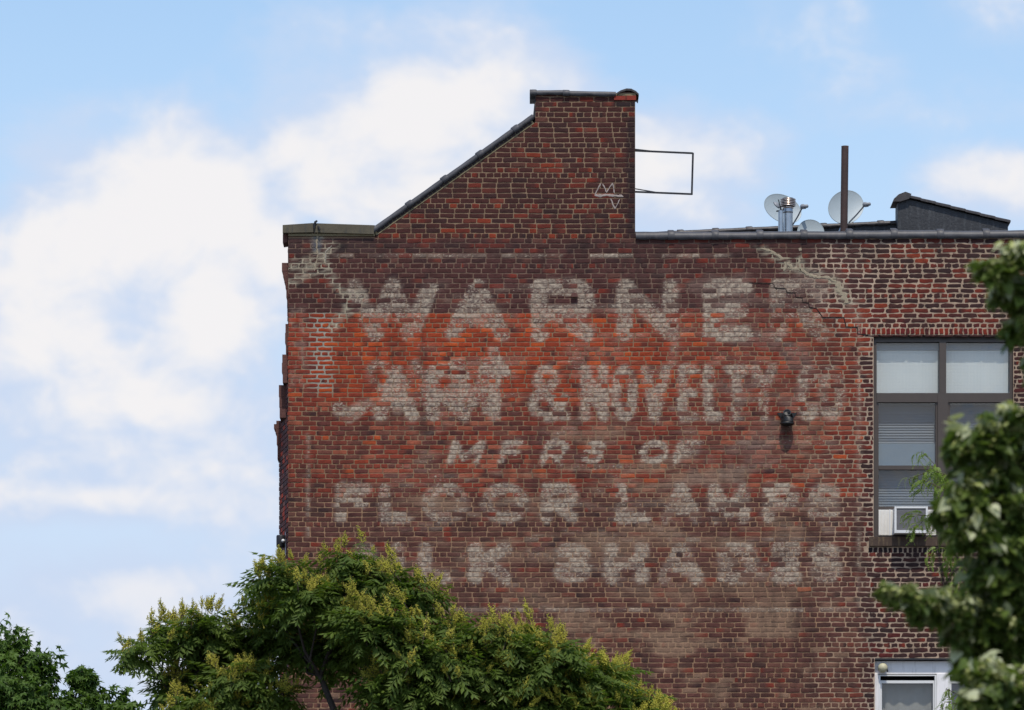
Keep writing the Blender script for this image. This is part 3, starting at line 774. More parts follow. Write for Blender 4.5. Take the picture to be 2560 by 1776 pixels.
# --- saddle-back coping tiles with collars
def tile_mesh(name, L, collar=True, m=M_TILE, y0=-0.035, y1=0.37, H=0.062, lip=0.04, end=False):
    mb = MB()
    def ring(x, k):
        yc, hw = (y0 + y1) / 2, (y1 - y0) / 2 * (1 + 0.12 * (k - 1))
        p = [(yc - hw, -0.012 * (k > 1))]
        for a in np.linspace(180, 0, 11):
            p.append((yc + hw * math.cos(R(a)), lip + H * k * math.sin(R(a)) ** 0.75 if 0 < a < 180 else lip))
        p.append((yc + hw, -0.012 * (k > 1)))
        return [(x, y, z) for y, z in p]
    segs = [(0.0, 1.0)] + [(L * t, 1.0 + 0.03 * math.sin(t * 9 + L)) for t in (.25, .5, .75)] + [(L, 1.0)]
    n = 13
    def ext(lst):
        vs = [q for x, k in lst for q in ring(x, k)]; fs = []
        for i in range(len(lst) - 1):
            for k in range(n):
                fs.append((i * n + k, (i + 1) * n + k, (i + 1) * n + (k + 1) % n, i * n + (k + 1) % n)[::-1])
        mb.add(vs, fs, True)
        mb.add(ring(*lst[0]), [tuple(range(n))]); mb.add(ring(*lst[-1]), [tuple(reversed(range(n)))])
    ext(segs)
    if collar: ext([(-0.05, 1.26), (-0.045, 1.36), (0.025, 1.36), (0.045, 1.22)])
    return mb.mesh(name, m)
rings = [1589, 1678, 1788, 1900, 2010, 2124, 2235.5, 2351, 2466, 2581, 2696]
for a, b in zip(rings[:-1], rings[1:]):
    L = (b - a) * S - 0.006
    z = wz(598.5 - (a - 1589) * 0.0045)
    M = Matrix.Translation((wx(a) + 0.003, 0, z + random.uniform(-.003, .003))) @ Matrix.Rotation(random.uniform(-.008, .006), 4, 'Y')
    link('coping_tile', tile_mesh('coping_tile', L, a > 1600, H=0.080 + random.uniform(-.004, .006), lip=0.042), bld, M)
# raking coping
ang = math.atan2(588.5 - 308.6, 1335 - 941)
rk = [(938, 578.5), (1028, 514.6), (1116, 452.0), (1204, 389.5), (1293, 326.3), (1338, 294.4)]
for (a, b) in zip(rk[:-1], rk[1:]):
    L = math.hypot(b[0] - a[0], b[1] - a[1]) * S - 0.008
    M = Matrix.Translation((wx(a[0]), 0, wz(a[1]))) @ Matrix.Rotation(-ang + random.uniform(-.006, .006), 4, 'Y')
    link('coping_tile', tile_mesh('coping_tile', L, True, H=0.05, lip=0.028), bld, M)
rl = MB(); pxs = 946.0
while pxs < 1326:                                   # dark bricks laid on edge under the raking tiles
    py = 588.5 - (pxs - 941) * 0.7105
    M = Matrix.Translation((wx(pxs), 0, wz(py))) @ Matrix.Rotation(-ang, 4, 'Y')
    rl.box(0, 0.060, -0.010 - random.uniform(0, .004), 0.29, 0.012, 0.058, M=M); pxs += 9.9
rl.build('brickwork', mat('sooty_brick', alb(44, 35, 36), .9, var=.25, vscale=18, bump=.5), bld, kind='stuff')
fl = MB(); M = Matrix.Translation((wx(941), 0, wz(588.5))) @ Matrix.Rotation(-ang, 4, 'Y')
fl.box(0, math.hypot(394, 280) * S, -0.008, 0.28, -0.004, 0.062, M=M); fl.build('mortar_bed', M_BED, bld)
# stack coping: two sound tiles and a broken one
for (a, b, yb, rot) in ((1333, 1415, 237.5, -.012), (1415, 1540, 238.5, .02)):
    M = Matrix.Translation((wx(a) + .004, 0, wz(yb))) @ Matrix.Rotation(rot, 4, 'Y')
    link('coping_tile', tile_mesh('coping_tile', (b - a) * S - .006, True, y1=0.55, H=0.045, lip=0.035), bld, M)
bt = MB(); prof = [(1542, 233), (1552, 227), (1566, 222.5), (1578, 223), (1590, 229), (1597, 236)]
for (p, q) in zip(prof[:-1], prof[1:]):
    bt.prism([(wx(p[0]), wz(p[1] + 5)), (wx(q[0]), wz(q[1] + 5)), (wx(q[0]), wz(q[1])), (wx(p[0]), wz(p[1]))], -0.03, 0.5)
bt.build('coping_tile', M_TILED, bld, label='broken coping tile at the corner of the stack')
MB().box(wx(1540), wx(1590), -0.006, 0.45, wz(239.5), wz(233)).build('mortar_bed', M_BED, bld)
br2 = MB()
for (a, b, y0, y1) in ((1535, 1566, 241, 251), (1566, 1592, 240, 251)): br2.box(wx(a), wx(b) - .01, -0.02, 0.12, wz(y1), wz(y0))
br2.build('brickwork', mat('red_cap_brick', alb(122, 44, 32), .9, var=.2, bump=.5), bld, kind='stuff')
fls = MB(); fls.prism([(wx(1332), wz(296)), (wx(1340), wz(292)), (wx(1342), wz(238.6)), (wx(1337), wz(244)), (wx(1335), wz(268))], 0.0, .5); fls.build('flashing', M_DARKIRON, bld)
# --- cement over the old movement cracks
def ribbon(pts, w, name='mortar_patch', m=M_PATCH, y=-0.0078, th=0.004, seed=0, jag=0.6, step=4.0):
    r = random.Random(seed); P_ = []
    for a, b in zip(pts[:-1], pts[1:]):
        n = max(1, int(math.hypot(b[0] - a[0], b[1] - a[1]) / step))
        for k in range(n): P_.append((a[0] + (b[0] - a[0]) * k / n, a[1] + (b[1] - a[1]) * k / n))
    P_.append(pts[-1]); n = len(P_); vs = []; fs = []
    for i, p in enumerate(P_):
        a, b = P_[max(i - 1, 0)], P_[min(i + 1, n - 1)]; dx, dy = b[0] - a[0], b[1] - a[1]; l = math.hypot(dx, dy) or 1
        nx, ny = -dy / l, dx / l
        ww = (w[0] + (w[1] - w[0]) * i / (n - 1)) if hasattr(w, '__len__') else w
        e0, e1 = ww * .42 * (1 + r.uniform(-jag, jag)), ww * .42 * (1 + r.uniform(-jag, jag))
        if i in (0, n - 1): e0 *= .4; e1 *= .4
        l_, r_ = (p[0] + nx * e0, p[1] + ny * e0), (p[0] - nx * e1, p[1] - ny * e1)
        vs += [(wx(l_[0]), y + th, wz(l_[1])), (wx(lerp(l_[0], p[0], .4)), y, wz(lerp(l_[1], p[1], .4))), (wx(lerp(r_[0], p[0], .4)), y, wz(lerp(r_[1], p[1], .4))), (wx(r_[0]), y + th, wz(r_[1]))]
        if i:
            o = 4 * i
            for k in range(3): fs.append((o - 4 + k, o - 3 + k, o + 1 + k, o + k))
    mb = MB().add(vs, fs)
    if name == 'mortar_patch' and len(P_) > 14:
        for k in range(len(P_) // 5):
            p = P_[r.randrange(n)]; l = r.uniform(7, 24); d = r.choice((-1, 1)); hh = r.uniform(1.4, 2.6)
            yj = min((c[0] - c[1] / 2 for c in COURSES), key=lambda q: abs(q - p[1]))
            q = [(p[0], yj - hh), (p[0] + d * l * .5, yj - hh * r.uniform(.6, 1.2)), (p[0] + d * l, yj - .4), (p[0] + d * l, yj + .4), (p[0] + d * l * .5, yj + hh * r.uniform(.5, 1)), (p[0], yj + hh)]
            if d > 0: q = q[::-1]
            mb.prism([(wx(a), wz(b)) for a, b in q], y + .0008 + r.uniform(0, .0006), y + th)
    mb.build(name, m, bld)
def z1(u, v): return (660 + u / 5.32, 540 + v / 5.32)
def z4(u, v): return (1820 + u / 3.105, 420 + v / 3.105)
def mp_(f, L): return [f(*p) for p in L]
ribbon(mp_(z1, [(715, 215), (700, 400), (715, 520), (690, 650), (670, 735)]), (6, 4), seed=1)
ribbon(mp_(z1, [(900, 400), (820, 480), (820, 560), (826, 640)]), (5, 3), m=M_PATCHG, seed=2)
ribbon(mp_(z4, [(250, 625), (330, 645), (400, 690), (450, 740), (432, 800)]), (5, 10), m=M_PATCHR, seed=30)
ribbon(mp_(z4, [(450, 735), (500, 780), (560, 790), (640, 838), (700, 850), (780, 850), (840, 890)]), (10, 7), m=M_PATCHR, seed=31)
ribbon(mp_(z4, [(838, 885), (870, 950), (915, 1020), (935, 1048)]), (17, 19), m=M_PATCHR, seed=32)
ribbon(mp_(z4, [(556, 695), (553, 740), (562, 800)]), 7, m=M_PATCHR, seed=33); ribbon(mp_(z4, [(548, 628), (572, 640)]), 8, seed=34)
ribbon(mp_(z4, [(160, 893), (350, 899), (368, 934), (450, 938), (455, 967), (520, 970), (525, 1003), (575, 1008), (580, 1042), (625, 1048), (632, 1083), (685, 1090), (735, 1160), (900, 1162), (915, 1235), (1005, 1238), (1003, 1288), (1090, 1300)]),
       (1.3, 3.6), 'crack', M_CRACK, -0.0095, 0.006, 40, 0.4, 4)
ribbon([(1962, 1300), (1964, 1500)], .8, 'crack', M_CRACK, -0.004, .002, 41, .4, 5)
M_CHALK = mat('chalk_paint', alb(148, 138, 136), 0.9, var=.25, vscale=30)
for i, p in enumerate(TAG): ribbon([g2(*q) for q in p], 7 if i == 0 else 3.6, 'graffiti_stroke', M_CHALK, -0.0086, .003, 60 + i, .5, 4)
# small projecting bricks
MB().box(wx(1428), wx(1444), -0.05, 0.02, wz(744), wz(737)).box(wx(1430), wx(1442), -.02, .0, wz(737), wz(733)).build('projecting_brick', M_CORB, bld)

# ------------------------------------------------------------------ windows (parts of the building)
def win(name, label): return empty(name, (0, 0, 0), label=label)
w1 = par(win('window', 'bronze framed double window with roller shades above and blinds below'), bld)
f = MB()
def bar(x0, x1, y0, y1, d0=0.05, d1=0.13): f.box(wx(x0), wx(x1), d0, d1, wz(y1), wz(y0))
bar(2184, 2533, 838, 850, .07, .16); bar(2184, 2533, 850.2, 854, .045)
bar(2184, 2192, 854.2, 1343); bar(2525, 2533, 854.2, 1343)
bar(2349, 2366, 854.2, 982, .035); bar(2192.2, 2348.8, 982, 1005, .04); bar(2366.2, 2524.8, 982, 1005, .04); bar(2345, 2371, 982.4, 1343, .03)
for (a, b) in ((2192.2, 2344.8), (2371.2, 2524.8)):
    bar(a, a + 5, 1005.2, 1343, .06); bar(b - 5, b, 1005.2, 1343, .06); bar(a + 5.2, b - 5.2, 1163, 1173, .055); bar(a + 5.2, b - 5.2, 1265, 1273, .07)
    bar(a + 5.2, b - 5.2, 1338, 1343, .07)
f.build('frame', M_FRAME, w1)
gk = [(2192, 2349, 854, 982), (2366, 2525, 854, 982), (2197, 2340, 1005, 1163), (2376, 2520, 1005, 1163), (2197, 2340, 1173, 1265), (2376, 2520, 1173, 1265)]
for (a, b, c0, c1) in gk:
    MB().box(wx(a), wx(b), 0.100, 0.105, wz(c1), wz(c0)).build('pane', M_GLASS, w1)
for (a, b) in ((2192, 2349), (2366, 2525)):
    o = MB()
    nx = 24; vs = []; fs = []
    for i in range(nx + 1):
        t = i / nx; xx = wx(a + 2 + (b - a - 4) * t); sag = .004 * math.sin(t * 9)
        vs += [(xx, 0.165 + sag, wz(981)), (xx, 0.165 + sag * .3, wz(872))]
        if i: fs.append((2 * i - 2, 2 * i, 2 * i + 1, 2 * i - 1))
    o.add(vs, fs, True).build('roller_shade', M_SHADE, w1)
    MB().box(wx(a), wx(b), 0.15, 0.21, wz(871.5), wz(854)).build('shade_cassette', M_SHADEG, w1)
    wr = MB(); p = a + 4.0
    while p < b: wr.box(wx(p), wx(p) + .0014, .1062, .1072, wz(982), wz(854)); p += 3.6
    p = 857.0
    while p < 981: wr.box(wx(a), wx(b), .1076, .1086, wz(p), wz(p) + .0014); p += 3.6
    wr.build('wire_mesh', M_WIRE, w1, kind='stuff')
for (a, b) in ((2197, 2340), (2376, 2520)):
    sl = MB(); y = 1008.0
    while y < 1340:
        M = Matrix.Translation((wx(a), 0.19, wz(y))) @ Matrix.Rotation(R(70 + random.uniform(-5, 5)), 4, 'X')
        sl.box(0, (b - a) * S, -.022, .022, -.0008, .0008, M=M); y += 6.6
    sl.build('blind', M_BLIND, w1)
    MB().box(wx(a), wx(b), .13, .134, wz(1163), wz(1106)).build('pale_screen', M_BLINDL, w1)
MB().box(wx(2180), wx(2540), 0.5, 0.52, wz(1350), wz(835)).build('dark_room', M_ROOM, w1)
MB().box(wx(2173), wx(2548), -0.045, 0.30, wz(1366), wz(1343.4)).build('window_sill', M_SILL, w1)

w2 = par(win('window', 'white framed double window with grey curtain below the other'), bld)
f = MB()
bar(2187, 2536, 1646, 1650, -.006, .1)
f.build('lintel', M_DARKIRON, w2); f = MB()
bar(2187, 2536, 1652, 1684, .08, .2); bar(2187, 2197, 1684.2, 1900, .06, .2); bar(2343, 2371, 1684.2, 1900, .06, .2); bar(2526, 2536, 1684.2, 1900, .06, .2)
f.build('frame', M_WFRAME, w2)
for k, (a, b, cm) in enumerate(((2197, 2343, M_CURT), (2371, 2526, M_LILAC))):
    f = MB(); bar(a + .3, a + 5, 1686, 1900, .075, .18); bar(b - 5, b - .3, 1686, 1900, .075, .18); bar(a + 5.2, b - 5.2, 1686, 1689, .075, .18)
    bar(a + 5.2, b - 5.2, 1700, 1707, .10, .18); bar(a + 5.2, a + 9, 1707.2, 1900, .10, .18); bar(b - 9, b - 5.2, 1707.2, 1900, .10, .18)
    f.build('sash', M_VINYL, w2)
    MB().box(wx(a + 9), wx(b - 9), .140, .145, wz(1900), wz(1707)).build('pane', M_GLASS, w2)
    o = MB(); vs = []; fs = []; nx = 40
    for i in range(nx + 1):
        t = i / nx; xx = wx(a + 6 + (b - a - 12) * t); w_ = .012 * math.sin(t * 26 + 1.2 * math.sin(t * 5))
        for z in (1707, 1716, 1740, 1900): vs.append((xx, .24 + w_ * (0.4 if z < 1712 else 1) + .02 * math.sin(t * 3.1) * (z < 1720), wz(z)))
        if i:
            for q in range(3): fs.append((4 * i - 4 + q + 1, 4 * i + q + 1, 4 * i + q, 4 * i - 4 + q))
    o.add(vs, fs, True).build('curtain', cm, w2)
MB().box(wx(2180), wx(2540), .5, .52, wz(1900), wz(1640)).build('dark_room', M_ROOM, w2)

# ------------------------------------------------------------------ things on the wall
ac = empty('air_conditioner', (wx(2274), -0.1, wz(1337)), label='white window air conditioner with pleated side panels resting on the sill', cat='air conditioner')
o_ = ac.location
def loc(mb): return mb
a_ = MB()
def lb(mb, x0, x1, y0, y1, d0, d1): mb.box(wx(x0) - o_.x, wx(x1) - o_.x, d0 - o_.y, d1 - o_.y, wz(y1) - o_.z, wz(y0) - o_.z)
lb(a_, 2234, 2315, 1273, 1337, -0.22, 0.14); a_.build('body', M_AC, ac)
a_ = MB(); lb(a_, 2233, 2238, 1272, 1338, -.245, -.2205); lb(a_, 2311, 2316, 1272, 1338, -.245, -.2205); lb(a_, 2238.2, 2310.8, 1272, 1276.5, -.245, -.2205); lb(a_, 2238.2, 2310.8, 1331, 1338, -.245, -.2205)
a_.build('bezel', M_VINYL, ac)
a_ = MB(); lb(a_, 2238.2, 2310.8, 1276.7, 1330.8, -.228, -.2207)
y = 1278.5
while y < 1330: lb(a_, 2238.4, 2310.6, y, y + 1.1, -.236, -.2285); y += 3.0
a_.build('grille', M_GRILLE, ac)
for (p, q) in ((2197, 2233), (2316.5, 2344)):
    a_ = MB(); lb(a_, p, q, 1273.5, 1337.5, .062, .075); x = p + 1.0
    while x < q - 2: lb(a_, x, x + 1.9, 1274.5, 1336.5, .045, .0618); x += 3.6
    a_.build('pleated_panel', M_ACP, ac)
a_ = MB(); lb(a_, 2224, 2227, 1273, 1338, .04, .0615); a_.build('panel_rail', M_VINYL, ac)

vp = empty('vent_pipe', at(1967, 1049, 0), label='black sooty vent pipe elbow poking out of the painted wall', cat='pipe')
b = MB(); b.prism([(-.07, -.05), (.07, -.05), (.09, .02), (.14, .088), (-.135, .088), (-.085, .02)], -.0125, .06); b.build('wall_opening', M_BLACK, vp)
b = MB(); b.tube([(0, .05, .03), (0, -.05, .03), (0, -.08, .022), (0, -.098, -.01), (0, -.10, -.05)], [.078, .078, .08, .082, .09], 16)
b.build('elbow', M_BLACK, vp)
b = MB(); b.lathe([(.082, -.05), (.095, -.055), (.098, -.075), (.088, -.09), (.075, -.088), (.07, -.06)], 18, Matrix.Translation((0, -.10, 0))); b.build('mouth', M_BLACK, vp)
b = MB(); b.lathe([(.05, 0), (.056, .004), (.056, .03), (.048, .034), (.044, .02), (.0, .018)], 18, Matrix.Translation((0, -.085, .068)) @ Matrix.Rotation(R(62), 4, 'X')); b.build('clean_out_cap', M_DARKIRON, vp)

bl = empty('alarm_bell', at(2207, 1670, .02), label='round cream alarm bell fixed above the white window frame', cat='bell')
MB().lathe([(0, -.052), (.03, -.048), (.055, -.03), (.066, 0), (.068, .01), (.06, .016)], 20, Matrix.Rotation(R(-90), 4, 'X') @ Matrix.Scale(-1, 4, (0, 0, 1)) @ Matrix.Scale(-1, 4, (0, 0, 1))).build('gong', M_CREAM, bl)
MB().box(-.03, .03, .016, .06, -.03, .03).build('mount', M_CREAM, bl)
MB().tube([(.06, -.01, -.02), (.064, -.012, -.058)], .010, 8).build('clapper', M_DARKIRON, bl)

fl_ = empty('flood_lamp', at(702, 1354, .3), label='small dark floodlight on the edge of the street front above the tree', cat='lamp')
MB().lathe([(.0, -.09), (.055, -.085), (.062, -.07), (.062, .07), (.055, .085), (0, .09)], 16).build('housing', M_DARKIRON, fl_)
MB().tube([(.068, -.02, .13), (.068, -.02, -.2)], .008, 6).build('conduit', M_STEEL, fl_)
MB().lathe([(0, 0), (.02, .004), (.024, .016), (0, .024)], 12, Matrix.Translation((.035, -.07, .0)) @ Matrix.Rotation(R(90), 4, 'X')).build('lens', M_VINYL, fl_)
dp = empty('downpipe', at(667, 1580, 1.1), label='pale downpipe standing behind the flowering tree at the street front', cat='pipe')
MB().tube([(0, 0, .65), (0, 0, -8.2)], .028, 10).build('pipe', M_VINYL, dp); MB().box(-.036, .2, -.03, .03, .58, .62).build('bracket', M_STEEL, dp)

sf = empty('sign_frame', (wx(1588), .16, wz(425)), label='empty black metal sign frame jutting from the side of the stack', cat='sign frame')
def sfb(name, p, q, w, dy=0.0, dy2=None):
    a, b = Vector((wx(p[0]), .16 + dy, wz(p[1]))), Vector((wx(q[0]), .16 + (dy if dy2 is None else dy2), wz(q[1])))
    o = sf.location; d = b - a; L = d.length; M = Matrix.Translation(a - o) @ Matrix.Rotation(-math.atan2(d.z, d.x), 4, 'Y') @ Matrix.Rotation(math.atan2(d.y, math.hypot(d.x, d.z)), 4, 'Z')
    MB().box(0, L, -w / 2, w / 2, -w / 2, w / 2, M=M).build(name, M_DARKIRON, sf)
sfb('top_bar', (1585, 371.5), (1733, 378), .023); sfb('bottom_bar', (1585, 474.5), (1731, 480.5), .023); sfb('end_bar', (1733.5, 377), (1730.5, 482), .026)
sfb('stay', (1585, 364), (1655, 374.5), .013, .10, .02); sfb('stay', (1585, 463), (1652, 477), .013, .10, .02)

# ------------------------------------------------------------------ things on the roof
RZ = wz(592) - 0.6
pl = empty('vent_stack', (at(2109, 576, 1.0).x, 1.0, RZ), label='tall rusty brown vent pipe standing in front of the right dish', cat='pipe')
t_ = at(2112.5, 366, 1.0); o = pl.location
MB().tube([(0, 0, 0), (0.0, 0, .55), (t_.x - o.x, 0, t_.z - RZ)], [.051, .051, .051], 16).build('pipe', M_RUST, pl)
MB().lathe([(.052, 0), (.052, .012), (.044, .012), (.044, -.06)], 16, Matrix.Translation((t_.x - o.x, 0, t_.z - RZ - .011))).build('rim', M_RUST, pl)
MB().lathe([(.14, 0), (.10, .03), (.06, .09), (.054, .12)], 16).build('flashing', M_TILED, pl)

def flue(name, px, r, ytop, Y, label):
    p = at(px, ytop, Y); e = empty(name, (p.x, Y, RZ), label=label, cat='flue', group='metal flues on the roof')
    return e, p.z - RZ
e, h = flue('flue', 1970, .066, 517, 1.15, 'wide steel flue with a louvred cap in front of the left dish')
MB().lathe([(.066, 0), (.066, h - .1), (.0665, h - .09), (.070, h - .085), (.070, h - .06), (.066, h - .05), (.066, h)], 22).build('pipe', M_STEEL, e)
for k in range(5):
    z = h + .002 + k * .022
    MB().lathe([(.098, z), (.108, z + .003), (.108, z + .012), (.098, z + .015), (.09, z + .006), (.098, z)], 22).build('louvre', M_COPPER, e)
MB().lathe([(.07, h), (.085, h + .01), (.085, h + .11), (.075, h + .118), (0, h + .122)], 22).build('cap', M_DARKIRON, e)
MB().lathe([(.069, h - .03), (.076, h - .025), (.076, h - .008), (.069, h - .004)], 22).build('collar', M_COPPER, e)
e, h = flue('flue', 1951.5, .03, 527, 1.05, 'slim steel flue with a tilted rain hood beside the louvred one')
MB().lathe([(.034, 0), (.034, h)], 16).build('pipe', M_STEEL, e)
MB().tube([(-.06, 0, h - .01), (.05, 0, h + .015)], .010, 6).tube([(0, -.02, h - .02), (0, -.02, h + .06)], .012, 6).tube([(-.01, -.02, h + .06), (-.03, -.02, h + .15)], .008, 6).build('clamp', M_DARKIRON, e)
MB().lathe([(0, .03), (.03, .024), (.055, .008), (.062, -.006), (.055, 0), (0, .02)], 16, Matrix.Translation((-.055, -.02, h + .075)) @ Matrix.Rotation(R(48), 4, 'Y') @ Matrix.Rotation(R(25), 4, 'X')).build('hood', M_DISHD, e)

def dish(px, py, rx, rz, Y, nrm, roll, label, lnb=None, arm0=None, small=False):
    p = at(px, py, Y); base = Vector((p.x + .02, Y + .22, RZ))
    e = empty('satellite_dish', base, label=label, cat='satellite dish', group='satellite dishes on the roof')
    q = Vector(nrm).normalized().to_track_quat('Z', 'Y').to_matrix().to_4x4()
    M = Matrix.Translation(p - base) @ q @ Matrix.Rotation(R(roll), 4, 'Z') @ Matrix.Diagonal((rx, rz, 1, 1))
    dep = .16 * rx; pr = [(0.001, -dep)] + [(t, -dep * (1 - t * t)) for t in (.2, .4, .6, .8, .95, 1.0)] + [(1.015, .004), (1.015, -.006), (.95, -.012 - dep * .1), (.6, -.012 - dep * .64), (0.001, -dep - .012)]
    MB().lathe(pr, 36, M).build('reflector', M_DISH, e)
    bk = p - base - Vector(nrm).normalized() * (dep + .02)
    MB().tube([bk, bk + Vector((0, .1, -.04)), (0, 0, max(.1, bk.z - .25)), (0, 0, 0)], .022, 10).build('mast', M_STEEL, e)
    MB().box(-.09, .09, -.09, .09, 0, .012).build('foot_plate', M_STEEL, e)
    if lnb:
        a = at(*arm0, Y - .04) - base; c = at(*lnb, Y - .30) - base; d = (a + c) / 2 + Vector((0, 0, -.01))
        MB().tube([a, d, c], .011, 8).build('feed_arm', M_DISHD, e)
        dirn = (p - base - c).normalized(); qq = (-dirn).to_track_quat('Z', 'Y').to_matrix().to_4x4()
        MB().lathe([(0, -.02), (.034, -.02), (.036, .01), (.026, .03), (.024, .09), (.0, .095)], 14, Matrix.Translation(c) @ qq).build('receiver', M_DISHD, e)
        MB().box(-.02, .03, -.03, .01, -.03, .04, M=Matrix.Translation(c) @ qq).build('receiver_body', M_DISHD, e)
dish(1957, 522, .285, .225, 1.75, (.38, -.86, .33), -12, 'left grey satellite dish half hidden by the steel flues', (2007, 517), (1982, 562))
dish(2115, 518, .31, .23, 1.7, (.36, -.88, .30), 38, 'right grey satellite dish behind the tall brown pipe', (2163, 512), (2119, 560))
dish(2027, 581, .19, .19, 1.5, (.1, -.96, .25), 0, 'small round grey dish low between the two big dishes')
gu = empty('guy_rod', at(2085, 590, 1.2), label='thin grey brace rod leaning beside the right dish mast', cat='rod')
MB().tube([(-.10, 0, -.3), (.10, 0, .12)], .012, 6).build('rod', M_STEEL, gu)

# parapet at the back of the roof, rising towards the dark cross wall
rp = empty('rear_parapet', at(1900, 590, 2.6), label='low dark parapet with coping tiles behind the dishes', cat='parapet')
o = rp.location
def rpt(px, py, Y): return at(px, py, Y) - o
a, b_ = at(1560, 592, 2.6), at(2250, 560, 2.6)
MB().prism([(a.x - o.x, RZ - o.z), (b_.x - o.x, RZ - o.z), (b_.x - o.x, b_.z - o.z), (a.x - o.x, a.z - o.z)], 0, .3).build('wall', M_TAR, rp)
sl_ = math.atan2(b_.z - a.z, b_.x - a.x); px = 1585
for pn in (1702, 1790, 1874, 1960, 2060, 2126, 2203, 2250):
    p = a.lerp(b_, (px - 1560) / 690.0); q = a.lerp(b_, (pn - 1560) / 690.0)
    M = Matrix.Translation(Vector((p.x, 2.6, p.z)) - o) @ Matrix.Rotation(-sl_, 4, 'Y')
    link('coping_tile', tile_mesh('coping_tile', (q - p).length - .006, True, M_TILED, H=.045, lip=.02), rp, M); px = pn
# tarred cross wall with slate-like slabs
Yw = 2.3; dw = empty('fire_wall', at(2380, 590, Yw), label='black tarred wall with sloping slab coping behind the right parapet', cat='wall')
o = dw.location
P4 = [at(2244, 600, Yw), at(2520, 600, Yw), at(2520, 560, Yw), at(2264, 497, Yw), at(2244, 505, Yw)]
MB().prism([(P4[0].x - o.x, RZ - o.z), (P4[1].x - o.x, RZ - o.z)] + [(p.x - o.x, p.z - o.z) for p in P4[2:]], 0, .42).build('wall', M_TAR, dw)
A, Bq = at(2264, 495, Yw), at(2524, 560, Yw); n = 7; d = (Bq - A) / n; a_s = math.atan2(d.z, d.x)
for k in range(n):
    p = A + d * k - o
    M = Matrix.Translation(p + Vector((0, 0, .004))) @ Matrix.Rotation(-a_s - R(2.2), 4, 'Y')
    sb = MB(); L = d.length * 1.03
    pr = [(-.05, 0), (-.05, .03), (.05, .055), (.21, .066), (.37, .055), (.47, .03), (.47, 0)]
    vs = [(x, y, z) for x in (0, .02, L - .02, L) for (y, z) in [(y * (1 if 0 < x < L else .97), z * (1 if 0 < x < L else .9)) for y, z in pr]]; fs = []
    for i in range(3):
        for j in range(7): fs.append((i * 7 + j, i * 7 + (j + 1) % 7, (i + 1) * 7 + (j + 1) % 7, (i + 1) * 7 + j))
    fs += [tuple(range(7)), tuple(range(27, 20, -1))]
    sb.add(vs, fs); sb.build('coping_slab', M_TILED, dw).matrix_basis = M
hp = MB(); q = [at(2231, 506, Yw), at(2234, 499, Yw), at(2246, 488, Yw), at(2263, 481.5, Yw), at(2278, 487, Yw), at(2272, 499, Yw), at(2250, 506, Yw)]
hp.prism([(v.x - o.x, v.z - o.z) for v in q][::-1], -.06, .48); hp.build('coping_slab', M_TILED, dw)

# ------------------------------------------------------------------ trees
def inst(V, F, Ms):
    V4 = np.concatenate([V, np.ones((len(V), 1))], 1)
    out = np.einsum('nij,vj->nvi', Ms[:, :3, :], V4).reshape(-1, 3)
    n = len(V); Fo = [tuple(i + k * n for i in f) for k in range(len(Ms)) for f in F]
    return out, Fo
def join_mesh(name, parts, mats):
    Vs, Fs, mi, off = [], [], [], 0
    for (V, F, k) in parts:
        Vs.append(V); Fs.extend([tuple(i + off for i in f) for f in F]); mi += [k] * len(F); off += len(V)
    me = bpy.data.meshes.new(name); me.from_pydata(np.concatenate(Vs).tolist(), [], Fs)
    for m in mats: me.materials.append(m)
    me.polygons.foreach_set('material_index', mi); me.update(); return me
def rotm(azm, pitch, roll=0, s=1.0):
    return (Matrix.Rotation(azm, 4, 'Z') @ Matrix.Rotation(-pitch, 4, 'Y') @ Matrix.Rotation(roll, 4, 'X') @ Matrix.Scale(s, 4))

def pinnate(n=6, L=.40, ll=.125, lw=.020, seed=0, droop=.9):
    r = random.Random(seed); V = []; F = []
    def rach(t): return Vector((L * t, 0, .05 * math.sin(t * 2.4) - .16 * t * t))
    def blade(b, d, l, w, up):
        d = d.normalized(); s = d.cross(up).normalized(); nn = s.cross(d)
        o = len(V)
        V.extend([b, b + d * l * .42 + s * w - nn * w * .35, b + d * l, b + d * l * .42 - s * w - nn * w * .35])
        F.append((o, o + 1, o + 2)); F.append((o, o + 2, o + 3))
    for i in range(n):
        t = .18 + .74 * i / (n - 1); b = rach(t); k = .75 + .5 * math.sin(math.pi * (.15 + .8 * i / n))
        for sd_ in (-1, 1):
            d = Vector((.45 + r.uniform(-.1, .15), sd_ * r.uniform(.65, 1.0), -droop * r.uniform(.45, 1.05)))
            blade(b, d, ll * k * r.uniform(.85, 1.1), lw * k, Vector((.2, 0, 1)))
    blade(rach(.95), Vector((1, 0, -.8)), ll * .9, lw, Vector((0, 0, 1)))
    for i in range(4):
        a, b = rach(i / 4), rach((i + 1) / 4); o = len(V)
        V.extend([a + Vector((0, .003, 0)), a - Vector((0, .003, 0)), b - Vector((0, .003, 0)), b + Vector((0, .003, 0))]); F.append((o, o + 1, o + 2, o + 3))
    return np.array([tuple(v) for v in V]), F
OCT = ([(1, 0, 0), (-1, 0, 0), (0, 1, 0), (0, -1, 0), (0, 0, 1), (0, 0, -1)], [(0, 2, 4), (2, 1, 4), (1, 3, 4), (3, 0, 4), (2, 0, 5), (1, 2, 5), (3, 1, 5), (0, 3, 5)])
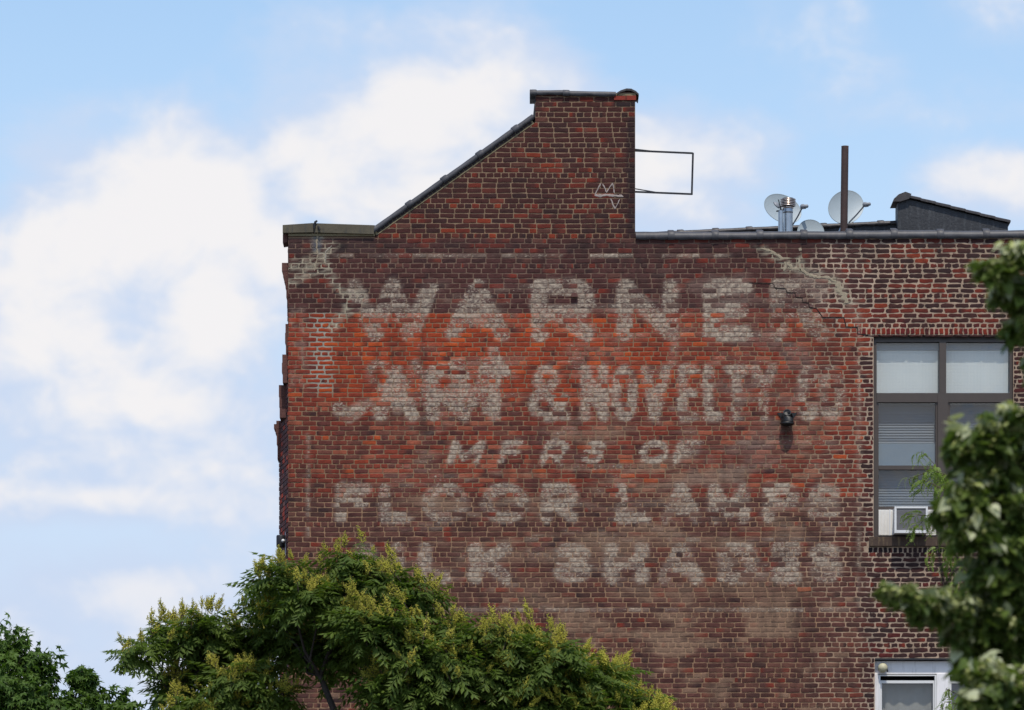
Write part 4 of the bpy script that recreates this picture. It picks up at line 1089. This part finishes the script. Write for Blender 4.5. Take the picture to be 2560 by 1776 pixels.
def panicle(seed, H=.30):
    r = random.Random(seed); mb = MB()
    mb.tube([(0, 0, -.08), (0, 0, H * .5), (r.uniform(-.02, .02), 0, H)], [.005, .004, .002], 4, mi=1)
    def blob(p, s):
        mb.add([Vector(p) + Vector(v) * s for v in OCT[0]], OCT[1])
    spikes = [((0, 0, H * .45), (r.uniform(-.03, .03), r.uniform(-.03, .03), H))]
    for k in range(9):
        a = k * 2.4 + r.uniform(-.3, .3); z = H * (.02 + .075 * k); l = (H * .55) * (1 - .065 * k) * r.uniform(.7, 1.15)
        spikes.append(((0, 0, z), (l * .46 * math.cos(a), l * .46 * math.sin(a), z + l * .88)))
    for (a, b) in spikes:
        a, b = Vector(a), Vector(b); n = int((b - a).length / .017) + 2
        mb.tube([a, b], [.003, .0015], 3, cap=False, mi=1)
        for i in range(n):
            t = .25 + .75 * i / n; q = a.lerp(b, t)
            for _ in range(2 if t < .8 else 1):
                blob(q + Vector((r.gauss(0, .009), r.gauss(0, .009), r.gauss(0, .006))), r.uniform(.0065, .0115) * (1.15 - .5 * t))
    return mb.mesh('flower_panicle', [M_FLOWER, M_TWIG])
PIN = [pinnate(6, .36 + .02 * k, .118, .0185, k) for k in range(6)]
PAN = [panicle(k, .25 + .03 * (k % 4)) for k in range(6)]
def tmesh(name, V, F, m):
    me = bpy.data.meshes.new(name); me.from_pydata(V.tolist(), [], F); me.materials.append(m); me.update(); return me
PINM = [tmesh('leaf', V, F, M_LEAF_G) for V, F in PIN]

def limbs(parent, o, base, forks, clumps, r0, seed, name='limb', tw=.010):
    """trunk from the ground, a limb to every clump"""
    r = random.Random(seed)
    tr = MB(); top_ = forks[0] - o
    tr.tube([(0, 0, -.1), (0, 0, .15), Vector((0, 0, 0)).lerp(top_, .35) + Vector((.05, .02, 0)), Vector((0, 0, 0)).lerp(top_, .7) + Vector((-.04, 0, 0)), top_], [r0 * 1.5, r0 * 1.15, r0, r0 * .9, r0 * .75], 10)
    tr.build('trunk', M_BARK, parent)
    for c in clumps:
        f = min(forks, key=lambda q: (q - c).length + (3 if q.z > c.z + .1 else 0)) - o; e = c - o
        m1 = f.lerp(e, .35) + Vector((r.uniform(-.08, .08), r.uniform(-.08, .08), -.10)); m2 = f.lerp(e, .7) + Vector((r.uniform(-.07, .07), r.uniform(-.07, .07), -.03))
        L = (e - f).length
        MB().tube([f, m1, m2, e], [min(r0 * .5, .008 + .012 * L), min(r0 * .4, .007 + .009 * L), .009, .005], 7).build(name, M_BARK, parent)
    for f in forks[1:]:
        MB().tube([top_, top_.lerp(f - o, .5) + Vector((.06, 0, -.05)), f - o], [r0 * .72, r0 * .55, r0 * .4], 8).build(name, M_BARK, parent)

def golden_tree(base_px, Y, clumps, label, seed, forks_px, dens_=1.0, keepout=None):
    r = random.Random(seed)
    k = (D + Y) / D; b = at(base_px, 0, Y); o = Vector((b.x, Y, 0))
    e = empty('goldenrain_tree', o, label=label, cat='tree', group='flowering trees in front of the wall')
    C = [at(px, py + 24, Y + r.uniform(-.7, .7) if not dz else Y + dz) for (px, py, rp_, dz) in clumps]
    forks = [at(px, py, Y) for px, py in forks_px]
    limbs(e, o, b, forks, C, .085, seed)
    singles = []; Ms = [[] for _ in PIN]; tw = MB(); pans = []
    for c, (px, py, rp_, dz) in zip(C, clumps):
        rad = max(rp_ - 26, 16) * S * k; n = max(6, int(62 * (rad / .5) ** 2 * dens_) + 4)
        for _ in range(n):
            while True:
                d = Vector((r.gauss(0, 1), r.gauss(0, 1) - .25, r.gauss(.35, .95)))
                if d.length > .1: d.normalize(); break
            t = c + Vector((d.x * rad, d.y * rad * .95, d.z * rad * .85)) * (r.uniform(.35, 1.0) ** .45)
            if keepout and keepout(t, Y): continue
            tw.tube([c - o + (t - c) * .25, (c - o).lerp(t - o, .7) + Vector((0, 0, -.03)), t - o], [.006, .0045, .003], 4, cap=False)
            a0 = r.uniform(0, 6.28); nl = r.randint(5, 8)
            for j in range(nl):
                a = a0 + j * 6.283 / nl + r.uniform(-.3, .3)
                M = Matrix.Translation(t - o + Vector((0, 0, r.uniform(-.06, .03)))) @ rotm(a, R(r.uniform(-25, 45)), r.uniform(-.5, .5), r.uniform(.72, 1.12))
                vi = r.randrange(len(PIN)); front = -(t.y - Y) + .3 * (t.z - c.z) + .2 * r.random()
                singles.append((front, vi, M))
            for _p in range(2 if d.z > 0.1 else 1):
              if r.random() < .60 + .35 * max(d.z, 0) and d.z > -.7:
                pans.append((-(t.y) + t.z * .6, Matrix.Translation(t - o + d * .06 + Vector((r.gauss(0, .09), r.gauss(-.03, .09), r.gauss(.03, .05)))) @ Matrix.Rotation(r.gauss(.1, .4), 4, 'X') @ Matrix.Rotation(r.gauss(0, .42), 4, 'Y') @ Matrix.Rotation(r.uniform(0, 6.28), 4, 'Z') @ Matrix.Scale(r.uniform(.6, 1.1), 4), r.randrange(len(PAN))))
    singles.sort(key=lambda q: -q[0])
    for (_, vi, M) in singles[:300]: link('leaf', PINM[vi], e, M)
    for (_, vi, M) in singles[300:]: Ms[vi].append(np.array(M))
    parts = []
    for vi, L in enumerate(Ms):
        if L: V, F = inst(*PIN[vi], np.array(L)); parts.append((V, F, 0))
    link('foliage', join_mesh('foliage', parts, [M_LEAF_G]), e, kind='stuff')
    pans.sort(key=lambda q: -q[0])
    for (_, M, k_) in pans[:290]: link('flower_panicle', PAN[k_], e, M)
    if len(pans) > 290:
        fp = []
        for (_, M, k_) in pans[290:]:
            me = PAN[k_]; V = np.empty(len(me.vertices) * 3); me.vertices.foreach_get('co', V)
            V = V.reshape(-1, 3); A = np.array(M); fp.append((V @ A[:3, :3].T + A[:3, 3], [tuple(p.vertices) for p in me.polygons], 0))
        link('blossom', join_mesh('blossom', fp, [M_FLOWER]), e, kind='stuff')
    tw.build('twigs', M_TWIG, e, kind='stuff')

golden_tree(520, -6.2, [(350, 1612, 58, 0), (428, 1580, 68, 0), (520, 1560, 72, 0), (600, 1590, 72, 0), (520, 1640, 85, .3), (445, 1715, 72, 0), (490, 1785, 88, 0), (600, 1700, 85, 0), (640, 1640, 70, .4), (590, 1780, 90, -.5), (680, 1740, 70, -.6)],
            'smaller yellow flowering tree standing against the sky left of the building', 3, [(520, 1850), (470, 1740), (590, 1760)])
golden_tree(960, -7.0, [(715, 1430, 62, 0), (770, 1485, 66, 0), (868, 1392, 56, -.2), (900, 1420, 50, -.2), (835, 1500, 90, 0), (975, 1455, 78, -.3), (1040, 1500, 66, -.3), (950, 1560, 105, -.8), (1080, 1580, 80, -.6), (1150, 1620, 76, -.5), (700, 1530, 80, .4), (740, 1590, 85, .6), (860, 1620, 90, .3),
                       (1240, 1600, 85, 0), (1310, 1600, 70, -.2), (1200, 1680, 105, -.5), (1390, 1630, 72, 0), (1330, 1690, 95, -.4), (1480, 1690, 78, 0), (1545, 1680, 55, 0), (1590, 1745, 60, 0), (1060, 1660, 110, -.9), (980, 1730, 100, -.6), (1120, 1770, 100, -.4), (1270, 1780, 100, -.4), (1430, 1780, 95, -.3), (1560, 1800, 70, -.2), (660, 1450, 40, 0), (1640, 1790, 40, 0)],
            'large yellow flowering tree spreading in front of the painted wall', 4, [(870, 1900), (800, 1690), (980, 1700), (1300, 1780), (1480, 1760)], .92)

# star-leaved tree at the far left
def star_leaf(seed, s=.085):
    r = random.Random(seed); V = [(0, 0, 0)]; tips = [(-110, .75), (-52, .98), (0, 1.15), (52, .98), (110, .75)]
    pts = [(-.12, -.10)]
    for i, (a, l) in enumerate(tips):
        pts.append((l * math.cos(R(a)), l * math.sin(R(a))))
        if i < 4: am = (a + tips[i + 1][0]) / 2; pts.append((.42 * math.cos(R(am)), .42 * math.sin(R(am))))
    pts.append((-.12, .10))
    for (x, y) in pts:
        rr = math.hypot(x, y); V.append((x * s, y * s, -.30 * s * rr * rr + r.uniform(-.06, .06) * s))
    F = [(0, i, i + 1) for i in range(1, len(V) - 1)]
    o = len(V); V += [(-.1 * s, .02 * s, 0), (-.1 * s, -.02 * s, 0), (-.9 * s, 0, .25 * s)]; F.append((o, o + 1, o + 2))
    return np.array(V), F
STAR = [star_leaf(k) for k in range(4)]; STARM = [tmesh('leaf', V, F, M_LEAF_S) for V, F in STAR]
def heart_leaf(seed, s=.075):
    r = random.Random(seed)
    pts = [(0, 0), (-.16, .34), (.10, .60), (.50, .58), (.92, .32), (1.28, .06), (1.5, 0)]
    V = []; c = r.uniform(.15, .4)
    for (x, y) in pts: V.append((x * s, y * s, (c * y - .18 * x * x * .5) * s))
    for (x, y) in pts[1:-1]: V.append((x * s, -y * s, (c * y - .18 * x * x * .5) * s))
    V.append((.6 * s, 0, -.05 * s)); m = len(V) - 1
    F = [(0, m, 1), (1, m, 2), (2, m, 3), (3, m, 4), (4, m, 5), (5, m, 6), (0, 7, m), (7, 8, m), (8, 9, m), (9, 10, m), (10, 11, m), (11, 6, m)]
    F = [tuple(reversed(f)) for f in F]
    o = len(V); V += [(0, .01 * s, 0), (0, -.01 * s, 0), (-.6 * s, 0, .3 * s)]; F.append((o, o + 1, o + 2))
    return np.array(V), F
HEART = [heart_leaf(k) for k in range(5)]; HEARTM = [tmesh('leaf', V, F, M_LEAF_L) for V, F in HEART]; HEARTP = [tmesh('leaf', V, F, M_LEAF_P) for V, F in HEART]
def bract(seed):
    r = random.Random(seed); V = []; F = []; s = .085
    for i in range(5):
        t = i / 4; w = .16 * math.sin(math.pi * (.12 + .8 * t)); V += [(t * s, w * s, -.1 * t * t * s), (t * s, -w * s, -.1 * t * t * s)]
        if i: F.append((2 * i - 2, 2 * i - 1, 2 * i + 1, 2 * i))
    for k in range(7):
        o = len(V); c = Vector((.75 * s + r.gauss(0, .014), r.gauss(0, .014), -.035 + r.gauss(0, .010)))
        V += [tuple(c + Vector(v) * .0055) for v in OCT[0]]; F += [tuple(i + o for i in f) for f in OCT[1]]
    return np.array(V), F
BRACT = [bract(k) for k in range(3)]

def broad_tree(name, base_px, Y, clumps, label, cat, seed, lib, libm, mats, per, scale, forks_px, r0, extra=None, core=0.0):
    r = random.Random(seed); k = (D + Y) / D; b = at(base_px, 0, Y); o = Vector((b.x, Y, 0))
    e = empty(name, o, label=label, cat=cat)
    C = [at(px, py, Y + dz) for (px, py, rp_, dz) in clumps]; forks = [at(px, py, Y + (.55 if core else 0)) for px, py in forks_px]
    limbs(e, o, b, forks, [c + Vector((0, .3 if core else 0, 0)) for c in C], r0, seed)
    all_ = []; tw = MB(); ex = []
    for c, (px, py, rp_, dz) in zip(C, clumps):
        rad = rp_ * S * k
        nb = max(5, int(per * (rad / .3) ** 2 / 14))
        for _ in range(nb):
            d = Vector((r.gauss(0, 1), r.gauss(-.15, 1), r.gauss(.2, 1))); d.normalize()
            t = c + d * rad * (r.uniform(.12, 1) ** .5)
            tw.tube([c - o, (c - o).lerp(t - o, .6) + Vector((0, 0, .02)), t - o], [.005, .004, .002], 4, cap=False)
            for j in range(r.randint(11, 17)):
                u = r.uniform(.25, 1.06); p = c.lerp(t, u) + Vector((r.gauss(0, .17 * rad), r.gauss(0, .17 * rad), r.gauss(0, .16 * rad)))
                out = (p - c); azm = math.atan2(out.y, out.x) + r.gauss(0, .9)
                M = Matrix.Translation(p - o) @ rotm(azm, R(r.gauss(-28, 26)), r.gauss(0, .55), scale * r.uniform(.7, 1.25))
                all_.append((-p.y + .35 * p.z, r.randrange(len(lib)), M, out.z / rad))
                if extra and out.z > -.2 * rad and r.random() < extra: ex.append((r.randrange(len(BRACT)), Matrix.Translation(p - o + Vector((0, -.02, .015))) @ rotm(azm + r.gauss(0, .5), R(r.gauss(-30, 20)), r.gauss(0, .5), scale * r.uniform(.8, 1.2))))
    all_.sort(key=lambda q: -q[0])
    pale = lambda q: extra and r.random() < (.60 if q[3] > .28 else .05)  # pale leaves mostly on clump tops, so the sunlit crown is painted in
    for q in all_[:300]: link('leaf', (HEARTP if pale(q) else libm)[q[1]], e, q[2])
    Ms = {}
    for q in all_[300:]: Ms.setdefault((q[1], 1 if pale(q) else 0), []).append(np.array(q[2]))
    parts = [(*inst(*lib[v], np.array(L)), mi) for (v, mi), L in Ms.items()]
    exd = {}
    for v, M in ex: exd.setdefault(v, []).append(np.array(M))
    parts += [(*inst(*BRACT[v], np.array(L)), 2) for v, L in exd.items()]
    link('foliage', join_mesh('foliage', parts, mats), e, kind='stuff')
    tw.build('twigs', M_TWIG, e, kind='stuff')
    return e
broad_tree('sweetgum_tree', 60, -4.5, [(30, 1640, 85, 0), (95, 1690, 75, -.1), (20, 1720, 100, -.2), (110, 1770, 95, -.2), (40, 1800, 110, -.3), (195, 1710, 48, 0), (228, 1725, 40, 0), (190, 1780, 62, 0), (235, 1790, 45, 0), (298, 1762, 38, 0), (322, 1775, 36, 0), (300, 1800, 50, 0), (215, 1690, 34, 0), (240, 1745, 46, 0), (-60, 1640, 100, 0), (-80, 1760, 120, 0)],
           'dark green star-leaved tree at the bottom left against the clouds', 'tree', 5, STAR, STARM, [M_LEAF_S], 200, 1.0, [(60, 1900), (150, 1830)], .09)
broad_tree('linden_tree', 2720, -34.0, [(2490, 680, 42, 0), (2545, 650, 45, 0), (2560, 730, 62, .2), (2510, 745, 45, .2), (2600, 800, 70, .3), (2460, 670, 24, 0), (2540, 830, 40, .3),
           (2545, 1060, 55, 0), (2480, 1100, 60, 0), (2420, 1105, 52, 0), (2560, 1150, 80, .2), (2390, 1130, 32, 0), (2470, 1190, 75, .1), (2420, 1240, 62, 0), (2370, 1280, 40, 0), (2530, 1270, 90, .2), (2440, 1330, 70, 0), (2520, 1380, 90, .3), (2400, 1340, 40, 0), (2580, 1440, 90, .3), (2470, 1440, 62, .2),
           (2225, 1480, 20, -.1), (2258, 1492, 26, -.1), (2300, 1500, 34, -.1), (2345, 1510, 42, 0), (2400, 1530, 50, .1), (2300, 1535, 30, 0), (2460, 1540, 70, .3), (2540, 1540, 90, .4), (2400, 1590, 48, .3), (2470, 1610, 80, .5), (2560, 1620, 80, .5), (2400, 1650, 28, .5),
           (2450, 1690, 50, -.3), (2510, 1710, 55, -.3), (2560, 1730, 60, -.2), (2450, 1760, 50, -.3), (2520, 1790, 60, -.2), (2640, 900, 90, .3), (2640, 1200, 120, .4), (2650, 1500, 130, .5), (2650, 1750, 110, .3)],
           'blurred large-leaved tree with pale bracts close by at the right edge', 'tree', 6, HEART, HEARTM, [M_LEAF_L, M_LEAF_P, M_BRACT], 760, .95, [(2720, 2100), (2640, 1700), (2560, 1560), (2480, 1580), (2360, 1515), (2620, 1400), (2540, 1260), (2480, 1180), (2640, 1000), (2580, 760)], .045, .30, 1.0)

# feathery young tree in front of the windows
FEA = [pinnate(9, .16, .026, .0065, 40 + k, .5) for k in range(4)]; FEAM = [tmesh('leaf', V, F, M_LEAF_F) for V, F in FEA]
def feather_tree(Y=-3.0):
    r = random.Random(12); k = (D + Y) / D; b = at(2470, 0, Y); o = Vector((b.x, Y, 0))
    e = empty('locust_tree', o, label='slender bright green feathery tree between the windows and the blurred tree', cat='tree')
    f0 = at(2440, 1760, Y) - o
    MB().tube([(0, 0, -.1), (0, 0, .2), f0.lerp(Vector((0, 0, 0)), .5), f0, at(2430, 1500, Y) - o, at(2400, 1300, Y) - o], [.07, .055, .045, .035, .024, .014], 8).build('trunk', M_BARK, e)
    paths = [[(2430, 1330), (2390, 1240), (2340, 1165), (2305, 1130), (2292, 1132)], [(2400, 1280), (2370, 1190), (2330, 1175), (2270, 1200)], [(2420, 1350), (2390, 1290), (2320, 1290), (2262, 1285)],
             [(2420, 1360), (2370, 1300), (2310, 1300), (2278, 1332)], [(2410, 1330), (2370, 1230), (2310, 1200), (2302, 1225)], [(2430, 1450), (2385, 1380), (2345, 1370), (2322, 1395)], [(2430, 1480), (2380, 1420), (2365, 1400), (2362, 1420)],
             [(2430, 1560), (2400, 1460), (2382, 1450), (2384, 1490)], [(2440, 1760), (2400, 1740), (2365, 1722), (2368, 1730)], [(2440, 1790), (2390, 1760), (2362, 1755), (2356, 1775)], [(2400, 1330), (2385, 1210), (2370, 1190), (2352, 1215)], [(2405, 1330), (2390, 1250), (2372, 1240), (2350, 1262)],
             [(2440, 1780), (2420, 1740), (2405, 1738), (2400, 1765)], [(2415, 1400), (2395, 1330), (2370, 1320), (2352, 1345)]]
    allm = []
    for P_ in paths:
        dz = r.uniform(-.3, .3); q = [at(px, py, Y + dz) - o for px, py in P_]
        MB().tube(q, [.010, .007, .005, .003] + ([.002] if len(q) > 4 else []), 5).build('branch', M_TWIG, e)
        for a, c in zip(q[:-1], q[1:]):
            n = int((c - a).length / .022)
            for i in range(n):
                p = a.lerp(c, (i + r.random()) / max(n, 1)); d = c - a
                M = Matrix.Translation(p + Vector((r.gauss(0, .02), r.gauss(0, .03), r.gauss(0, .02)))) @ rotm(math.atan2(d.y, d.x) + r.gauss(0, 1.0), R(r.gauss(-35, 30)), r.gauss(0, .6), r.uniform(.7, 1.25))
                allm.append((r.randrange(4), M))
    r.shuffle(allm)
    for vi, M in allm[:250]: link('leaf', FEAM[vi], e, M)
    Ms = {}
    for vi, M in allm[250:]: Ms.setdefault(vi, []).append(np.array(M))
    link('foliage', join_mesh('foliage', [(*inst(*FEA[v], np.array(L)), 0) for v, L in Ms.items()], [M_LEAF_F]), e, kind='stuff')
feather_tree()
print('bricks', N, 'objects', len(bpy.data.objects))
